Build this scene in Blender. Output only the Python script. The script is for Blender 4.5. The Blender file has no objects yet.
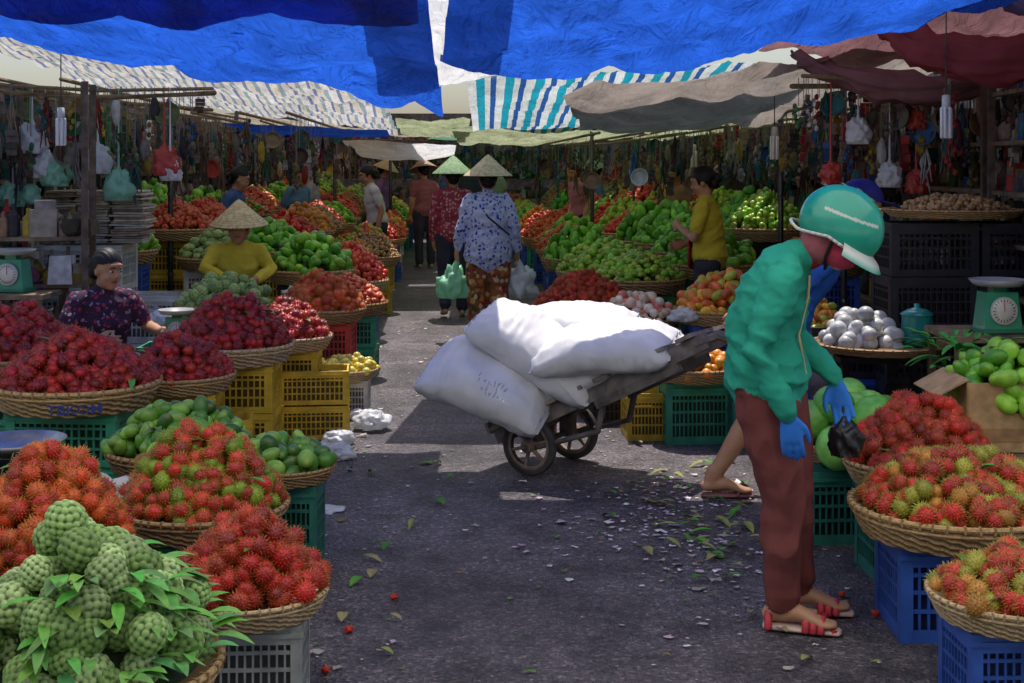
import bpy, bmesh, math, random
import numpy as np
from mathutils import Vector, Matrix, Euler, noise
rnd=random.Random(11); np.random.seed(11)
S=bpy.context.scene
def link(o,parent=None):
    S.collection.objects.link(o)
    if parent is not None: o.parent=parent
    return o
def empty(name,loc=(0,0,0),rz=0):
    e=bpy.data.objects.new(name,None); e.location=loc; e.rotation_euler=(0,0,rz); e.empty_display_size=.1
    return link(e)
# ---------------------------------------------------------------- materials
def newmat(name):
    m=bpy.data.materials.new(name); m.use_nodes=True
    nt=m.node_tree; b=nt.nodes['Principled BSDF']; return m,nt,b
def N(nt,t,**k):
    n=nt.nodes.new(t)
    for a,v in k.items():
        if a in n.inputs: n.inputs[a].default_value=v
        else: setattr(n,a,v)
    return n
def add_bump(nt,b,scale,strength,dist=.004,detail=4,src=None):
    tc=N(nt,'ShaderNodeTexCoord')
    n=N(nt,'ShaderNodeTexNoise'); n.inputs['Scale'].default_value=scale; n.inputs['Detail'].default_value=detail
    nt.links.new(tc.outputs['Object'],n.inputs['Vector'])
    bp=N(nt,'ShaderNodeBump'); bp.inputs['Strength'].default_value=strength; bp.inputs['Distance'].default_value=dist
    nt.links.new(n.outputs['Fac'],bp.inputs['Height']); nt.links.new(bp.outputs['Normal'],b.inputs['Normal'])
    return n
def mat_vc(name,rough=.6,spec=.4,nscale=20,namt=.35,bump=.3,bscale=60,dist=.004,sss=0,coat=0):
    m,nt,b=newmat(name)
    a=N(nt,'ShaderNodeAttribute'); a.attribute_name='Col'
    tc=N(nt,'ShaderNodeTexCoord')
    n=N(nt,'ShaderNodeTexNoise'); n.inputs['Scale'].default_value=nscale; n.inputs['Detail'].default_value=5
    nt.links.new(tc.outputs['Object'],n.inputs['Vector'])
    mr=N(nt,'ShaderNodeMapRange'); mr.inputs['From Min'].default_value=.3; mr.inputs['From Max'].default_value=.7
    mr.inputs['To Min'].default_value=1-namt; mr.inputs['To Max'].default_value=1+namt*.4
    nt.links.new(n.outputs['Fac'],mr.inputs['Value'])
    mx=N(nt,'ShaderNodeVectorMath',operation='SCALE')
    nt.links.new(a.outputs['Color'],mx.inputs[0]); nt.links.new(mr.outputs['Result'],mx.inputs['Scale'])
    nt.links.new(mx.outputs['Vector'],b.inputs['Base Color'])
    b.inputs['Roughness'].default_value=rough; b.inputs['Specular IOR Level'].default_value=spec
    if coat: b.inputs['Coat Weight'].default_value=coat
    if bump: add_bump(nt,b,bscale,bump,dist)
    return m
M_mat=mat_vc('matte_goods',.75,.3)
M_fruit=mat_vc('fruit_skin',.36,.5,30,.3,.15,80,.002)
M_cust=mat_vc('custard_apple_skin',.6,.35,45,.35,.3,150,.003)
M_hairy=mat_vc('rambutan_skin',.40,.5,60,.25,0)
M_wood=mat_vc('aged_wood',.8,.2,14,.55,.6,40)
M_straw=mat_vc('woven_bamboo',.65,.3,35,.4,.4,120)
M_plas=mat_vc('dusty_plastic',.45,.45,9,.35,.15,30)
M_leaf=mat_vc('leaf',.5,.4,25,.35,.1,50)
M_metal=mat_vc('worn_metal',.35,.6,12,.4,.1,50); M_metal.node_tree.nodes['Principled BSDF'].inputs['Metallic'].default_value=.85
M_gloss=mat_vc('gloss_paint',.28,.5,7,.2,0,30,coat=.3)
M_sack=mat_vc('woven_sack',.55,.35,6,.16,.5,180,.003)
M_wall=mat_vc('painted_render',.85,.2,2,.2,.4,12)
def mat_bag(name,col,tr=.5):
    m,nt,b=newmat(name)
    b.inputs['Base Color'].default_value=(*col,1); b.inputs['Roughness'].default_value=.3
    t=N(nt,'ShaderNodeBsdfTranslucent'); t.inputs['Color'].default_value=(*col,1)
    x=N(nt,'ShaderNodeMixShader'); x.inputs[0].default_value=tr
    nt.links.new(b.outputs[0],x.inputs[1]); nt.links.new(t.outputs[0],x.inputs[2])
    nt.links.new(x.outputs[0],nt.nodes['Material Output'].inputs['Surface'])
    add_bump(nt,b,35,.6,.01); return m
M_bagw=mat_bag('thin_plastic_white',(.8,.82,.85),.35)
M_bagg=mat_bag('thin_plastic_green',(.35,.7,.5),.35)
M_bagk=mat_bag('thin_plastic_black',(.02,.02,.025),.05)
M_bagr=mat_bag('thin_plastic_red',(.6,.08,.06),.3)
def mat_tarp(name,cols,n=0,axis=0,trans=.45,rough=.45,var=.35,widths=None,crease=.28):
    m,nt,b=newmat(name)
    uv=N(nt,'ShaderNodeUVMap'); uv.uv_map='UVMap'
    tc=N(nt,'ShaderNodeTexCoord')
    nz=N(nt,'ShaderNodeTexNoise'); nz.inputs['Scale'].default_value=2.2; nz.inputs['Detail'].default_value=8; nz.inputs['Roughness'].default_value=.62; nz.inputs['Distortion'].default_value=.8
    nt.links.new(tc.outputs['Object'],nz.inputs['Vector'])
    mr=N(nt,'ShaderNodeMapRange'); mr.inputs['From Min'].default_value=.3; mr.inputs['From Max'].default_value=.7
    mr.inputs['To Min'].default_value=1-var; mr.inputs['To Max'].default_value=1+var*.3
    nt.links.new(nz.outputs['Fac'],mr.inputs['Value'])
    if n:
        sp=N(nt,'ShaderNodeSeparateXYZ'); nt.links.new(uv.outputs[0],sp.inputs[0])
        mu=N(nt,'ShaderNodeMath',operation='MULTIPLY'); mu.inputs[1].default_value=n
        nt.links.new(sp.outputs[axis],mu.inputs[0])
        fr=N(nt,'ShaderNodeMath',operation='FRACT'); nt.links.new(mu.outputs[0],fr.inputs[0])
        cr=N(nt,'ShaderNodeValToRGB'); cr.color_ramp.interpolation='CONSTANT'
        k=len(cols); w=widths or [i/k for i in range(k)]
        while len(cr.color_ramp.elements)<k: cr.color_ramp.elements.new(.99)
        for i,c in enumerate(cols):
            cr.color_ramp.elements[i].position=w[i]; cr.color_ramp.elements[i].color=(*c,1)
        nt.links.new(fr.outputs[0],cr.inputs[0]); src=cr.outputs[0]
    else:
        rg=N(nt,'ShaderNodeRGB'); rg.outputs[0].default_value=(*cols[0],1); src=rg.outputs[0]
    mx=N(nt,'ShaderNodeVectorMath',operation='SCALE'); nt.links.new(src,mx.inputs[0]); nt.links.new(mr.outputs[0],mx.inputs['Scale'])
    nt.links.new(mx.outputs[0],b.inputs['Base Color']); b.inputs['Roughness'].default_value=rough
    b.inputs['Specular IOR Level'].default_value=.3
    t=N(nt,'ShaderNodeBsdfTranslucent'); nt.links.new(mx.outputs[0],t.inputs['Color'])
    x=N(nt,'ShaderNodeMixShader'); x.inputs[0].default_value=trans
    nt.links.new(b.outputs[0],x.inputs[1]); nt.links.new(t.outputs[0],x.inputs[2])
    nt.links.new(x.outputs[0],nt.nodes['Material Output'].inputs['Surface'])
    # creases: ridged, stretched noise
    mp=N(nt,'ShaderNodeMapping'); mp.inputs['Scale'].default_value=(3.2,1.1,1); mp.inputs['Rotation'].default_value=(0,0,.5); nt.links.new(tc.outputs['Object'],mp.inputs[0])
    n1=N(nt,'ShaderNodeTexNoise'); n1.inputs['Scale'].default_value=1.6; n1.inputs['Detail'].default_value=7; n1.inputs['Distortion'].default_value=1.6
    nt.links.new(mp.outputs[0],n1.inputs['Vector'])
    s1=N(nt,'ShaderNodeMath',operation='SUBTRACT'); s1.inputs[1].default_value=.5; nt.links.new(n1.outputs['Fac'],s1.inputs[0])
    a1=N(nt,'ShaderNodeMath',operation='ABSOLUTE'); nt.links.new(s1.outputs[0],a1.inputs[0])
    bp=N(nt,'ShaderNodeBump'); bp.inputs['Strength'].default_value=1; bp.inputs['Distance'].default_value=crease
    nt.links.new(a1.outputs[0],bp.inputs['Height']); nt.links.new(bp.outputs[0],b.inputs['Normal']); nt.links.new(bp.outputs[0],t.inputs['Normal'])
    return m
def mat_cloth(name,col,pat=None,rough=.85,scale=30,cols=None):
    m,nt,b=newmat(name)
    b.inputs['Roughness'].default_value=rough; b.inputs['Specular IOR Level'].default_value=.2
    tc=N(nt,'ShaderNodeTexCoord')
    if pat:
        v=N(nt,'ShaderNodeTexVoronoi'); v.inputs['Scale'].default_value=scale
        nn=N(nt,'ShaderNodeTexNoise'); nn.inputs['Scale'].default_value=scale*.8
        mxv=N(nt,'ShaderNodeVectorMath',operation='MULTIPLY_ADD'); mxv.inputs[1].default_value=(.04,.04,.04)
        nt.links.new(tc.outputs['Object'],nn.inputs['Vector'])
        nt.links.new(nn.outputs['Color'],mxv.inputs[0]); nt.links.new(tc.outputs['Object'],mxv.inputs[2])
        nt.links.new(mxv.outputs[0],v.inputs['Vector'])
        sx=N(nt,'ShaderNodeSeparateColor'); nt.links.new(v.outputs['Color'],sx.inputs[0])
        cr=N(nt,'ShaderNodeValToRGB'); cr.color_ramp.interpolation='CONSTANT'
        k=len(cols)
        while len(cr.color_ramp.elements)<k: cr.color_ramp.elements.new(.99)
        for i,c in enumerate(cols):
            cr.color_ramp.elements[i].position=i/k; cr.color_ramp.elements[i].color=(*c,1)
        nt.links.new(sx.outputs[0],cr.inputs[0])
        th=N(nt,'ShaderNodeMath',operation='LESS_THAN'); th.inputs[1].default_value=pat
        nt.links.new(v.outputs['Distance'],th.inputs[0])
        mx=N(nt,'ShaderNodeMix',data_type='RGBA'); mx.inputs[6].default_value=(*col,1)
        nt.links.new(th.outputs[0],mx.inputs[0]); nt.links.new(cr.outputs[0],mx.inputs[7])
        nt.links.new(mx.outputs[2],b.inputs['Base Color'])
    else:
        n=N(nt,'ShaderNodeTexNoise'); n.inputs['Scale'].default_value=9; n.inputs['Detail'].default_value=6
        nt.links.new(tc.outputs['Object'],n.inputs['Vector'])
        mx=N(nt,'ShaderNodeMix',data_type='RGBA'); mx.inputs[6].default_value=(*[c*.7 for c in col],1); mx.inputs[7].default_value=(*[min(1,c*1.2+.01) for c in col],1)
        nt.links.new(n.outputs['Fac'],mx.inputs[0]); nt.links.new(mx.outputs[2],b.inputs['Base Color'])
    add_bump(nt,b,26,.5,.008,6)
    return m
# ---------------------------------------------------------------- mesh builder
class MB:
    def __init__(s): s.V=[];s.F=[];s.C=[];s.MI=[];s.n=0
    def add(s,v,fs,c,mi=0):
        v=np.asarray(v,dtype=float).reshape(-1,3)
        if not isinstance(fs,list): fs=[fs]
        for f in fs:
            f=np.asarray(f,dtype=np.int64)
            if len(f)==0: continue
            s.F.append(f+s.n); s.MI.append(np.full(len(f),mi))
        c=np.asarray(c,dtype=float)
        if c.ndim==1: c=np.tile(c[:3],(len(v),1))
        s.V.append(v); s.C.append(c); s.n+=len(v)
    def box(s,c,d,col,rot=None,mi=0,taper=1.0):
        h=np.array(d)/2
        v=np.array([[x,y,z] for z in(-1,1) for y in(-1,1) for x in(-1,1)],float)
        v[4:,:2]*=taper
        v=v*h
        if rot is not None: v=v@np.array(rot).T
        s.add(v+np.array(c),np.array([[0,2,3,1],[4,5,7,6],[0,1,5,4],[2,6,7,3],[0,4,6,2],[1,3,7,5]]),col,mi)
    def tube(s,pts,rad,col,seg=8,side=(1,0,0),mi=0,cap=True):
        v,f=tube(pts,rad,side,seg,cap); s.add(v,f,col,mi)
    def lathe(s,prof,col,seg=24,loc=(0,0,0),rot=None,mi=0,sx=1,sy=1):
        a=np.arange(seg)*2*math.pi/seg
        v=[];
        for r,z in prof: v.append(np.stack([r*np.cos(a)*sx,r*np.sin(a)*sy,np.full(seg,z)],1))
        v=np.concatenate(v); k=len(prof); f=[]
        for i in range(k-1):
            for j in range(seg):
                j2=(j+1)%seg; f.append([i*seg+j,i*seg+j2,(i+1)*seg+j2,(i+1)*seg+j])
        if rot is not None: v=v@np.array(rot).T
        s.add(v+np.array(loc),np.array(f),col,mi)
    def ell(s,c,r,col,lv=2,rot=None,mi=0,jit=0):
        v,f=ICO[lv]; v=v*np.array(r)
        if jit: v=v*(1+np.random.uniform(-jit,jit,(len(v),1)))
        if rot is not None: v=v@np.array(rot).T
        s.add(v+np.array(c),f,col,mi)
    def obj(s,name,mats,parent=None,smooth=False,loc=(0,0,0)):
        me=bpy.data.meshes.new(name)
        V=np.concatenate(s.V); C=np.concatenate(s.C)
        li=np.concatenate([f.ravel() for f in s.F]); lt=np.concatenate([np.full(len(f),f.shape[1]) for f in s.F])
        me.vertices.add(len(V)); me.vertices.foreach_set('co',V.ravel())
        me.loops.add(len(li)); me.loops.foreach_set('vertex_index',li)
        me.polygons.add(len(lt)); me.polygons.foreach_set('loop_start',np.concatenate([[0],np.cumsum(lt)[:-1]]))
        me.polygons.foreach_set('material_index',np.concatenate(s.MI).astype(np.int32))
        me.polygons.foreach_set('use_smooth',np.full(len(lt),smooth))
        me.update(calc_edges=True)
        ca=me.color_attributes.new('Col','FLOAT_COLOR','POINT')
        ca.data.foreach_set('color',np.concatenate([C,np.ones((len(C),1))],1).ravel())
        if not isinstance(mats,(list,tuple)): mats=[mats]
        for m in mats: me.materials.append(m)
        o=bpy.data.objects.new(name,me); o.location=loc
        return link(o,parent)
def tube(pts,rad,side=(1,0,0),seg=8,cap=True):
    P=[np.array(p,float) for p in pts]
    rad=[(r,r) if not isinstance(r,(tuple,list)) else r for r in (rad if isinstance(rad,(list,tuple)) else [rad]*len(P))]
    a=np.arange(seg)*2*math.pi/seg; ca,sa=np.cos(a),np.sin(a)
    rings=[];side=np.array(side,float)
    T=[]
    for i in range(len(P)):
        t=P[min(i+1,len(P)-1)]-P[max(i-1,0)]; T.append(t/(np.linalg.norm(t)+1e-9))
    def ring(p,t,a_,b_):
        s=side-t*side.dot(t)
        if np.linalg.norm(s)<1e-3:
            q=np.array([0,1.,0]) if abs(t[1])<.9 else np.array([0,0,1.]); s=q-t*q.dot(t)
        s/=np.linalg.norm(s); n=np.cross(t,s)
        return p+np.outer(ca*a_,s)+np.outer(sa*b_,n)
    if cap:
        m=min(rad[0])
        for k,q in((.95,.3),(.7,.7)): rings.append(ring(P[0]-T[0]*m*k,T[0],rad[0][0]*q,rad[0][1]*q))
    for i in range(len(P)): rings.append(ring(P[i],T[i],*rad[i]))
    if cap:
        m=min(rad[-1])
        for k,q in((.7,.7),(.95,.3)): rings.append(ring(P[-1]+T[-1]*m*k,T[-1],rad[-1][0]*q,rad[-1][1]*q))
    k=len(rings); v=np.concatenate(rings+[rings[0].mean(0)[None],rings[-1].mean(0)[None]])
    f=[]
    for i in range(k-1):
        for j in range(seg):
            j2=(j+1)%seg; f.append([i*seg+j,i*seg+j2,(i+1)*seg+j2,(i+1)*seg+j])
    tr=[]
    for j in range(seg):
        j2=(j+1)%seg; tr.append([k*seg,j2,j]); tr.append([k*seg+1,(k-1)*seg+j,(k-1)*seg+j2])
    return v,[np.array(f),np.array(tr)]
def ico(l):
    bm=bmesh.new(); bmesh.ops.create_icosphere(bm,subdivisions=l,radius=1); bm.verts.ensure_lookup_table()
    v=np.array([x.co[:] for x in bm.verts]); f=np.array([[w.index for w in x.verts] for x in bm.faces]); bm.free(); return v,f
ICO={i:ico(i) for i in(1,2,3,4,5,6)}
def eul(x,y,z): return np.array(Euler((x,y,z)).to_matrix())
# ---------------------------------------------------------------- fruit templates (verts,faces,tipfactor)
def t_ram(dens):
    v,f=ICO[2 if dens==1 else 3]; v=v*np.array([1,1,1.12])
    v2,f2=ICO[2]
    src=v2 if dens==1 else np.concatenate([v2,v2[f2].mean(1)])
    V=[v];F=[f];T=[np.zeros(len(v))];n=len(v)
    r=np.random.RandomState(3)
    for d in src:
        d=d/np.linalg.norm(d); q=np.cross(d,[.3,.5,.8]); q/=np.linalg.norm(q); w=np.cross(d,q)
        el=np.array([1,1,1.12]); base=d*el*.95; rr=.11 if dens>1 else .16
        tip=d*el*r.uniform(1.22,1.42)+r.uniform(-.16,.16,3)
        V.append(np.array([base+q*rr,base-q*rr*.5+w*rr*.87,base-q*rr*.5-w*rr*.87,tip])); T.append(np.array([.1,.1,.1,1.]))
        F.append(np.array([[0,1,3],[1,2,3],[2,0,3]])+n); n+=4
    return np.concatenate(V),np.concatenate(F),np.concatenate(T)
def t_ramlow():
    v,f=ICO[2]; t=(np.random.RandomState(5).rand(len(v))>.5).astype(float); v=v*(1+.3*t[:,None]); return v,f,t
def t_ell(lv,sx,sy,sz,pear=0):
    v,f=ICO[lv]; v=v.copy(); s=1-pear*v[:,2]; v=v*np.stack([s*sx,s*sy,np.full(len(v),sz)],1); return v,f,np.clip(v[:,2]/sz-.75,0,1)
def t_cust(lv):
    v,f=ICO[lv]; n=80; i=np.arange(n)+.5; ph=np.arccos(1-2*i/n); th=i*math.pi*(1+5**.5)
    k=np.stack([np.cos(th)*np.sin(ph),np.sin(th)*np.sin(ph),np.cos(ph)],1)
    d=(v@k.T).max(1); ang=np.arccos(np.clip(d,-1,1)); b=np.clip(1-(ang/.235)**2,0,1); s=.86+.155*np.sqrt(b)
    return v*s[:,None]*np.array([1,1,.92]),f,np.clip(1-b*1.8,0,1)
TPL={'ram2':t_ram(2),'ram1':t_ram(1),'raml':t_ramlow(),'round':t_ell(2,1,1,.93),'round3':t_ell(3,1,1,.93),
 'avo':t_ell(3,.85,.85,1.25,.15),'mango':t_ell(3,.72,.85,1.3,.08),'long':t_ell(2,.6,.6,1.5),'cust':t_cust(5),'custl':t_cust(4)}
FR={ # template, size, palette, tip colour, material
 'ram_dark':('ram1',.024,[(.40,.008,.02),(.52,.015,.025),(.24,.006,.018),(.5,.03,.015)],(.5,.14,.05)),
 'ram_red':('ram2',.026,[(.52,.008,.012),(.62,.015,.012),(.34,.008,.01),(.52,.04,.015)],(.55,.20,.035)),
 'ram_orange':('ram2',.028,[(.72,.06,.012),(.62,.015,.012),(.75,.12,.02),(.5,.02,.015)],(.56,.32,.05)),
 'ram_mix':('ram2',.026,[(.54,.012,.015),(.62,.04,.02),(.26,.36,.02),(.6,.015,.015),(.42,.012,.02)],(.32,.48,.05)),
 'ram_gold':('ram2',.027,[(.68,.02,.02),(.62,.015,.02),(.72,.30,.05),(.46,.44,.05),(.64,.015,.015),(.7,.05,.03),(.45,.012,.02)],(.46,.46,.08)),
 'ram_far':('raml',.026,[(.58,.02,.02),(.68,.04,.02),(.38,.015,.015)],(.6,.16,.05)),
 'avocado':('avo',.036,[(.10,.30,.03),(.2,.42,.05),(.06,.17,.025),(.26,.5,.07)],(.4,.35,.1)),
 'mango_green':('mango',.042,[(.18,.52,.03),(.3,.64,.05),(.11,.38,.025)],(.45,.5,.1)),
 'mango_yellow':('mango',.042,[(.85,.5,.05),(.8,.16,.05),(.5,.55,.07),(.85,.3,.05)],(.6,.5,.1)),
 'custard':('cust',.048,[(.34,.52,.17),(.44,.60,.24),(.27,.44,.12)],(.05,.12,.025)),
 'custard_far':('custl',.045,[(.45,.6,.2),(.38,.54,.18)],(.1,.16,.05)),
 'orange':('round',.036,[(.85,.25,.02),(.8,.34,.03)],(.4,.3,.05)),
 'tomato':('round',.03,[(.66,.03,.02),(.72,.08,.03)],(.2,.3,.05)),
 'lime':('round',.028,[(.27,.6,.04),(.38,.64,.06),(.5,.58,.08)],(.3,.4,.1)),
 'yellow':('round',.028,[(.8,.58,.05),(.7,.6,.1)],(.4,.4,.1)),
 'pinkwhite':('round',.037,[(.82,.64,.5),(.8,.22,.18),(.85,.76,.66)],(.5,.6,.2)),
 'longan':('round',.017,[(.5,.3,.12),(.42,.24,.1)],(.3,.2,.1)),
 'watermelon':('round3',.085,[(.14,.45,.06),(.22,.58,.1)],(.5,.6,.2)),
 'bundle':('round3',.045,[(.72,.72,.70),(.55,.56,.55)],(.5,.6,.5)),
 'chili':('long',.024,[(.6,.03,.02),(.2,.5,.03),(.8,.3,.03)],(.2,.4,.05))}
def randrot(n):
    q=np.random.normal(size=(n,4)); q/=np.linalg.norm(q,axis=1)[:,None]; w,x,y,z=q.T
    return np.stack([np.stack([1-2*(y*y+z*z),2*(x*y-z*w),2*(x*z+y*w)],1),np.stack([2*(x*y+z*w),1-2*(x*x+z*z),2*(y*z-x*w)],1),np.stack([2*(x*z-y*w),2*(y*z+x*w),1-2*(x*x+y*y)],1)],1)
def leaf(mb,p,d,L,W,col):
    d=np.array(d,float); d/=np.linalg.norm(d); up=np.array([0,0,1.]); s=np.cross(d,up)+1e-4; s/=np.linalg.norm(s); n=np.cross(s,d)
    V=[];k=5
    for i in range(k+1):
        t=i/k; w=W*math.sin(math.pi*min(1,t*.93+.05))**.8*.5; c=np.array(p)+d*L*t-np.array([0,0,1])*L*.35*t*t
        V+= [c+s*w+n*w*.35,c,c-s*w+n*w*.35]
    f=[]
    for i in range(k):
        for j in(0,1): a=i*3+j; f.append([a,a+1,a+4,a+3])
    mb.add(V,np.array(f),col)
def heap_mesh(name,kind,R,H,parent,loc=(0,0,0),leaves=0,fill=1.12,elx=1):
    tn,size,pal,tip=FR[kind]; v,f,t=TPL[tn]
    n=max(12,int(fill*math.pi*R*R*(1+.6*(H/R)**2)/((2*size)**2*.75)))
    P=[]; E=2.0
    for layer in(0,1):
        i=np.arange(n)+layer*.5; r=R*np.sqrt((i+.5)/(n+1))*(1-.06*layer); th=i*2.39996+np.random.uniform(-.3,.3,n)
        ph=rnd.uniform(0,6); wob=1+.13*np.cos(2*th+ph)+.08*np.cos(3*th-ph)
        z=H*(1-(r/R)**E)*wob+np.random.uniform(-.6,.8,n)*size-layer*size*1.3+size*.4
        r=r+np.random.uniform(-.45,.45,n)*size
        P.append(np.stack([r*np.cos(th)*elx,r*np.sin(th),z],1))
    P=np.concatenate(P); m=len(P)
    Rm=randrot(m); sc=size*np.random.uniform(.8,1.17,m)
    V=np.einsum('nij,vj->nvi',Rm,v)*sc[:,None,None]+P[:,None,:]
    F=(f[None]+(np.arange(m)*len(v))[:,None,None]).reshape(-1,3)
    pa=np.array(pal)[np.random.randint(0,len(pal),m)]*np.random.uniform(.6,1.2,(m,1))
    C=pa[:,None,:]*(1-t[None,:,None])+np.array(tip)[None,None,:]*t[None,:,None]
    mb=MB(); mb.add(V.reshape(-1,3),F,C.reshape(-1,3))
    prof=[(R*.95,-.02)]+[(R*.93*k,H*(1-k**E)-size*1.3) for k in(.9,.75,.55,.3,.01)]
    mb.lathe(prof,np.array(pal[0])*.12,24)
    for k in range(leaves):
        a=rnd.uniform(0,6.28); r=R*rnd.uniform(.2,.95); p=(r*math.cos(a),r*math.sin(a),H*(1-(r/R)**E)+size*.9)
        b=rnd.uniform(0,6.28); leaf(mb,p,(math.cos(b),math.sin(b),rnd.uniform(-.1,.6)),rnd.uniform(.06,.11),rnd.uniform(.025,.04),(rnd.uniform(.05,.16),rnd.uniform(.2,.4),.04),)
        if k%2==0:
            q=np.array(p)+np.array([math.cos(b),math.sin(b),.3])*.05; mb.tube([p,q,q+np.array([.01,.01,.03])],.0025,(.2,.13,.06),4)
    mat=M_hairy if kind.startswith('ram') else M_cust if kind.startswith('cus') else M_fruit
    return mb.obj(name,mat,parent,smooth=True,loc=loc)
# woven basket, unit radius, rim at z=0
def basket_mesh(col):
    mb=MB(); seg=84; rows=9; V=[];C=[]
    col=np.array(col)
    for i in range(rows+1):
        t=i/rows; r=1.0-.12*t**1.5; z=-.30*t
        for j in range(seg):
            s=1 if ((j//2+i)%2) else -1
            rr=r+.010*s; a=j*2*math.pi/seg
            V.append([rr*math.cos(a),rr*math.sin(a),z]); C.append(col*(1.15 if s>0 else .5)*rnd.uniform(.8,1.1))
    f=[]
    for i in range(rows):
        for j in range(seg):
            j2=(j+1)%seg; f.append([i*seg+j,(i+1)*seg+j,(i+1)*seg+j2,i*seg+j2])
    mb.add(V,np.array(f),np.array(C))
    mb.lathe([(.88,-.3),(.4,-.31),(.01,-.31)],col*.6,42)
    mb.lathe([(.99,-.01),(.6,-.06),(.01,-.07)],col*.5,42)
    for rr,z0,w in((1.0,0,.03),(.99,-.075,.016)):
        mb.lathe([(rr+w*math.cos(b),z0+w*math.sin(b)) for b in np.linspace(0,2*math.pi,9)],col*1.15,60)
    for k in range(46):   # rim lashings
        a=k*2*math.pi/46+rnd.uniform(-.02,.02); c=np.array([math.cos(a),math.sin(a),0])
        mb.box(c*1.0,(.07,.02,.07),col*rnd.uniform(.6,.95),rot=eul(0,0,a))
    o=mb.obj('tmp',M_straw,None); me=o.data; bpy.data.objects.remove(o); return me
BASK=[basket_mesh((.54,.35,.16)),basket_mesh((.40,.25,.12)),basket_mesh((.62,.45,.25))]
HC={}
def cachedheap(kind,R,H):
    key=(kind,rnd.randint(0,1))
    if key not in HC:
        o=heap_mesh('tmp',kind,.32,.2,None); HC[key]=o.data; bpy.data.objects.remove(o)
    return HC[key]
crC={}
def crate_mesh(col,style=0):
    key=(col,style)
    if key in crC: return crC[key]
    mb=MB(); w,d,h=.5,.36,.3; th=.012; c=np.array(col)
    for sx in(-1,1):
        for sy in(-1,1): mb.box((sx*(w/2-.02),sy*(d/2-.02),h/2),(.045,.045,h),c)
    def sidebars(L,axis,off):
        ns=int(L/.032)
        for k in range(1,ns):
            p=-L/2+k*L/ns
            mb.box((p,off,h/2) if axis==0 else (off,p,h/2),(.009,th*.7,h-.02) if axis==0 else (th*.7,.009,h-.02),c*.9)
        for z,hh in((.02,.04),(.10,.012),(.16,.012),(h-.085,.012),(h-.03,.06)):
            mb.box((0,off,z) if axis==0 else (off,0,z),(L-.03,th,hh) if axis==0 else (th,L-.03,hh),c*(1.05 if hh>.03 else .85))
    sidebars(w,0,d/2-.008); sidebars(w,0,-d/2+.008); sidebars(d,1,w/2-.008); sidebars(d,1,-w/2+.008)
    mb.box((0,0,.008),(w-.03,d-.03,.012),c*.5)
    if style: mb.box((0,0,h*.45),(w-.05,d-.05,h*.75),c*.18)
    mb.box((0,-d/2-.002,h-.03),(w+.02,.012,.014),c*1.1); mb.box((0,d/2+.002,h-.03),(w+.02,.012,.014),c*1.1)
    o=mb.obj('tmp',M_plas); me=o.data; bpy.data.objects.remove(o); crC[key]=me; return me
BLUE=(.04,.12,.48);GRN=(.04,.32,.18);YEL=(.70,.46,.04);WHT=(.65,.65,.6);BLK=(.025,.025,.035);DGR=(.03,.18,.14);GRY=(.4,.42,.40);RED=(.55,.04,.04)
def crate(x,y,z=0,h=.3,w=.5,d=.36,col=BLUE,rz=0,name='plastic_crate',parent=None,style=1):
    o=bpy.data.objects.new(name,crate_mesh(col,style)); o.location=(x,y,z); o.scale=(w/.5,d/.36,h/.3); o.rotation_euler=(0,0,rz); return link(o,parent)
FN={'ram':'rambutan_basket','avo':'avocado_basket','man':'mango_basket','cus':'custard_apple_basket','ora':'orange_basket','tom':'tomato_basket','lim':'lime_basket','yel':'plum_basket','pin':'dragon_fruit_basket','lon':'longan_basket','wat':'watermelon_basket','bun':'wrapped_fruit_tray','chi':'chili_basket'}
def fruit_basket(kind,x,y,z,R,H,near=False,leaves=0,cr=(BLUE,),b=None,rz=None,crw=None):
    e=empty(FN[kind[:3]],(x,y,0),rnd.uniform(0,6.28) if rz is None else rz)
    o=bpy.data.objects.new('woven_basket',BASK[rnd.randint(0,2) if b is None else b]); o.scale=(R,R,R*.95); o.location=(0,0,z); link(o,e)
    o.rotation_euler=(0,0,rnd.uniform(0,6))
    if near: heap_mesh('fruit_heap',kind,R*.93,H,e,(0,0,z-.005),leaves)
    else:
        o=bpy.data.objects.new('fruit_heap',cachedheap(kind,R,H)); s=R*.93/.32; o.scale=(s,s,H/.2); o.location=(0,0,z); o.rotation_euler=(0,0,rnd.uniform(0,6)); link(o,e)
    zb=z-R*.29
    n=max(1,round(zb/.3)); h=zb/n
    for i in range(n):
        w=crw or min(.5,R*1.45)
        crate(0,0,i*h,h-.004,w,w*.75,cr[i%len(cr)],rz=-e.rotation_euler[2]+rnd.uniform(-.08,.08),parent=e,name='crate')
    return e
# ---------------------------------------------------------------- people
SKIN=None
def mat_skin(c=(.50,.27,.16)):
    m,nt,b=newmat('skin'); b.inputs['Roughness'].default_value=.5
    tc=N(nt,'ShaderNodeTexCoord'); n=N(nt,'ShaderNodeTexNoise'); n.inputs['Scale'].default_value=18; nt.links.new(tc.outputs['Object'],n.inputs['Vector'])
    mx=N(nt,'ShaderNodeMix',data_type='RGBA'); mx.inputs[6].default_value=(c[0]*.8,c[1]*.68,c[2]*.62,1); mx.inputs[7].default_value=(c[0]*1.1,c[1]*1.15,c[2]*1.15,1)
    nt.links.new(n.outputs['Fac'],mx.inputs[0]); nt.links.new(mx.outputs[2],b.inputs['Base Color'])
    b.inputs['Subsurface Weight'].default_value=.08; b.inputs['Subsurface Radius'].default_value=(.02,.008,.004); add_bump(nt,b,90,.1,.002); return m
SKIN=mat_skin()
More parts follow.
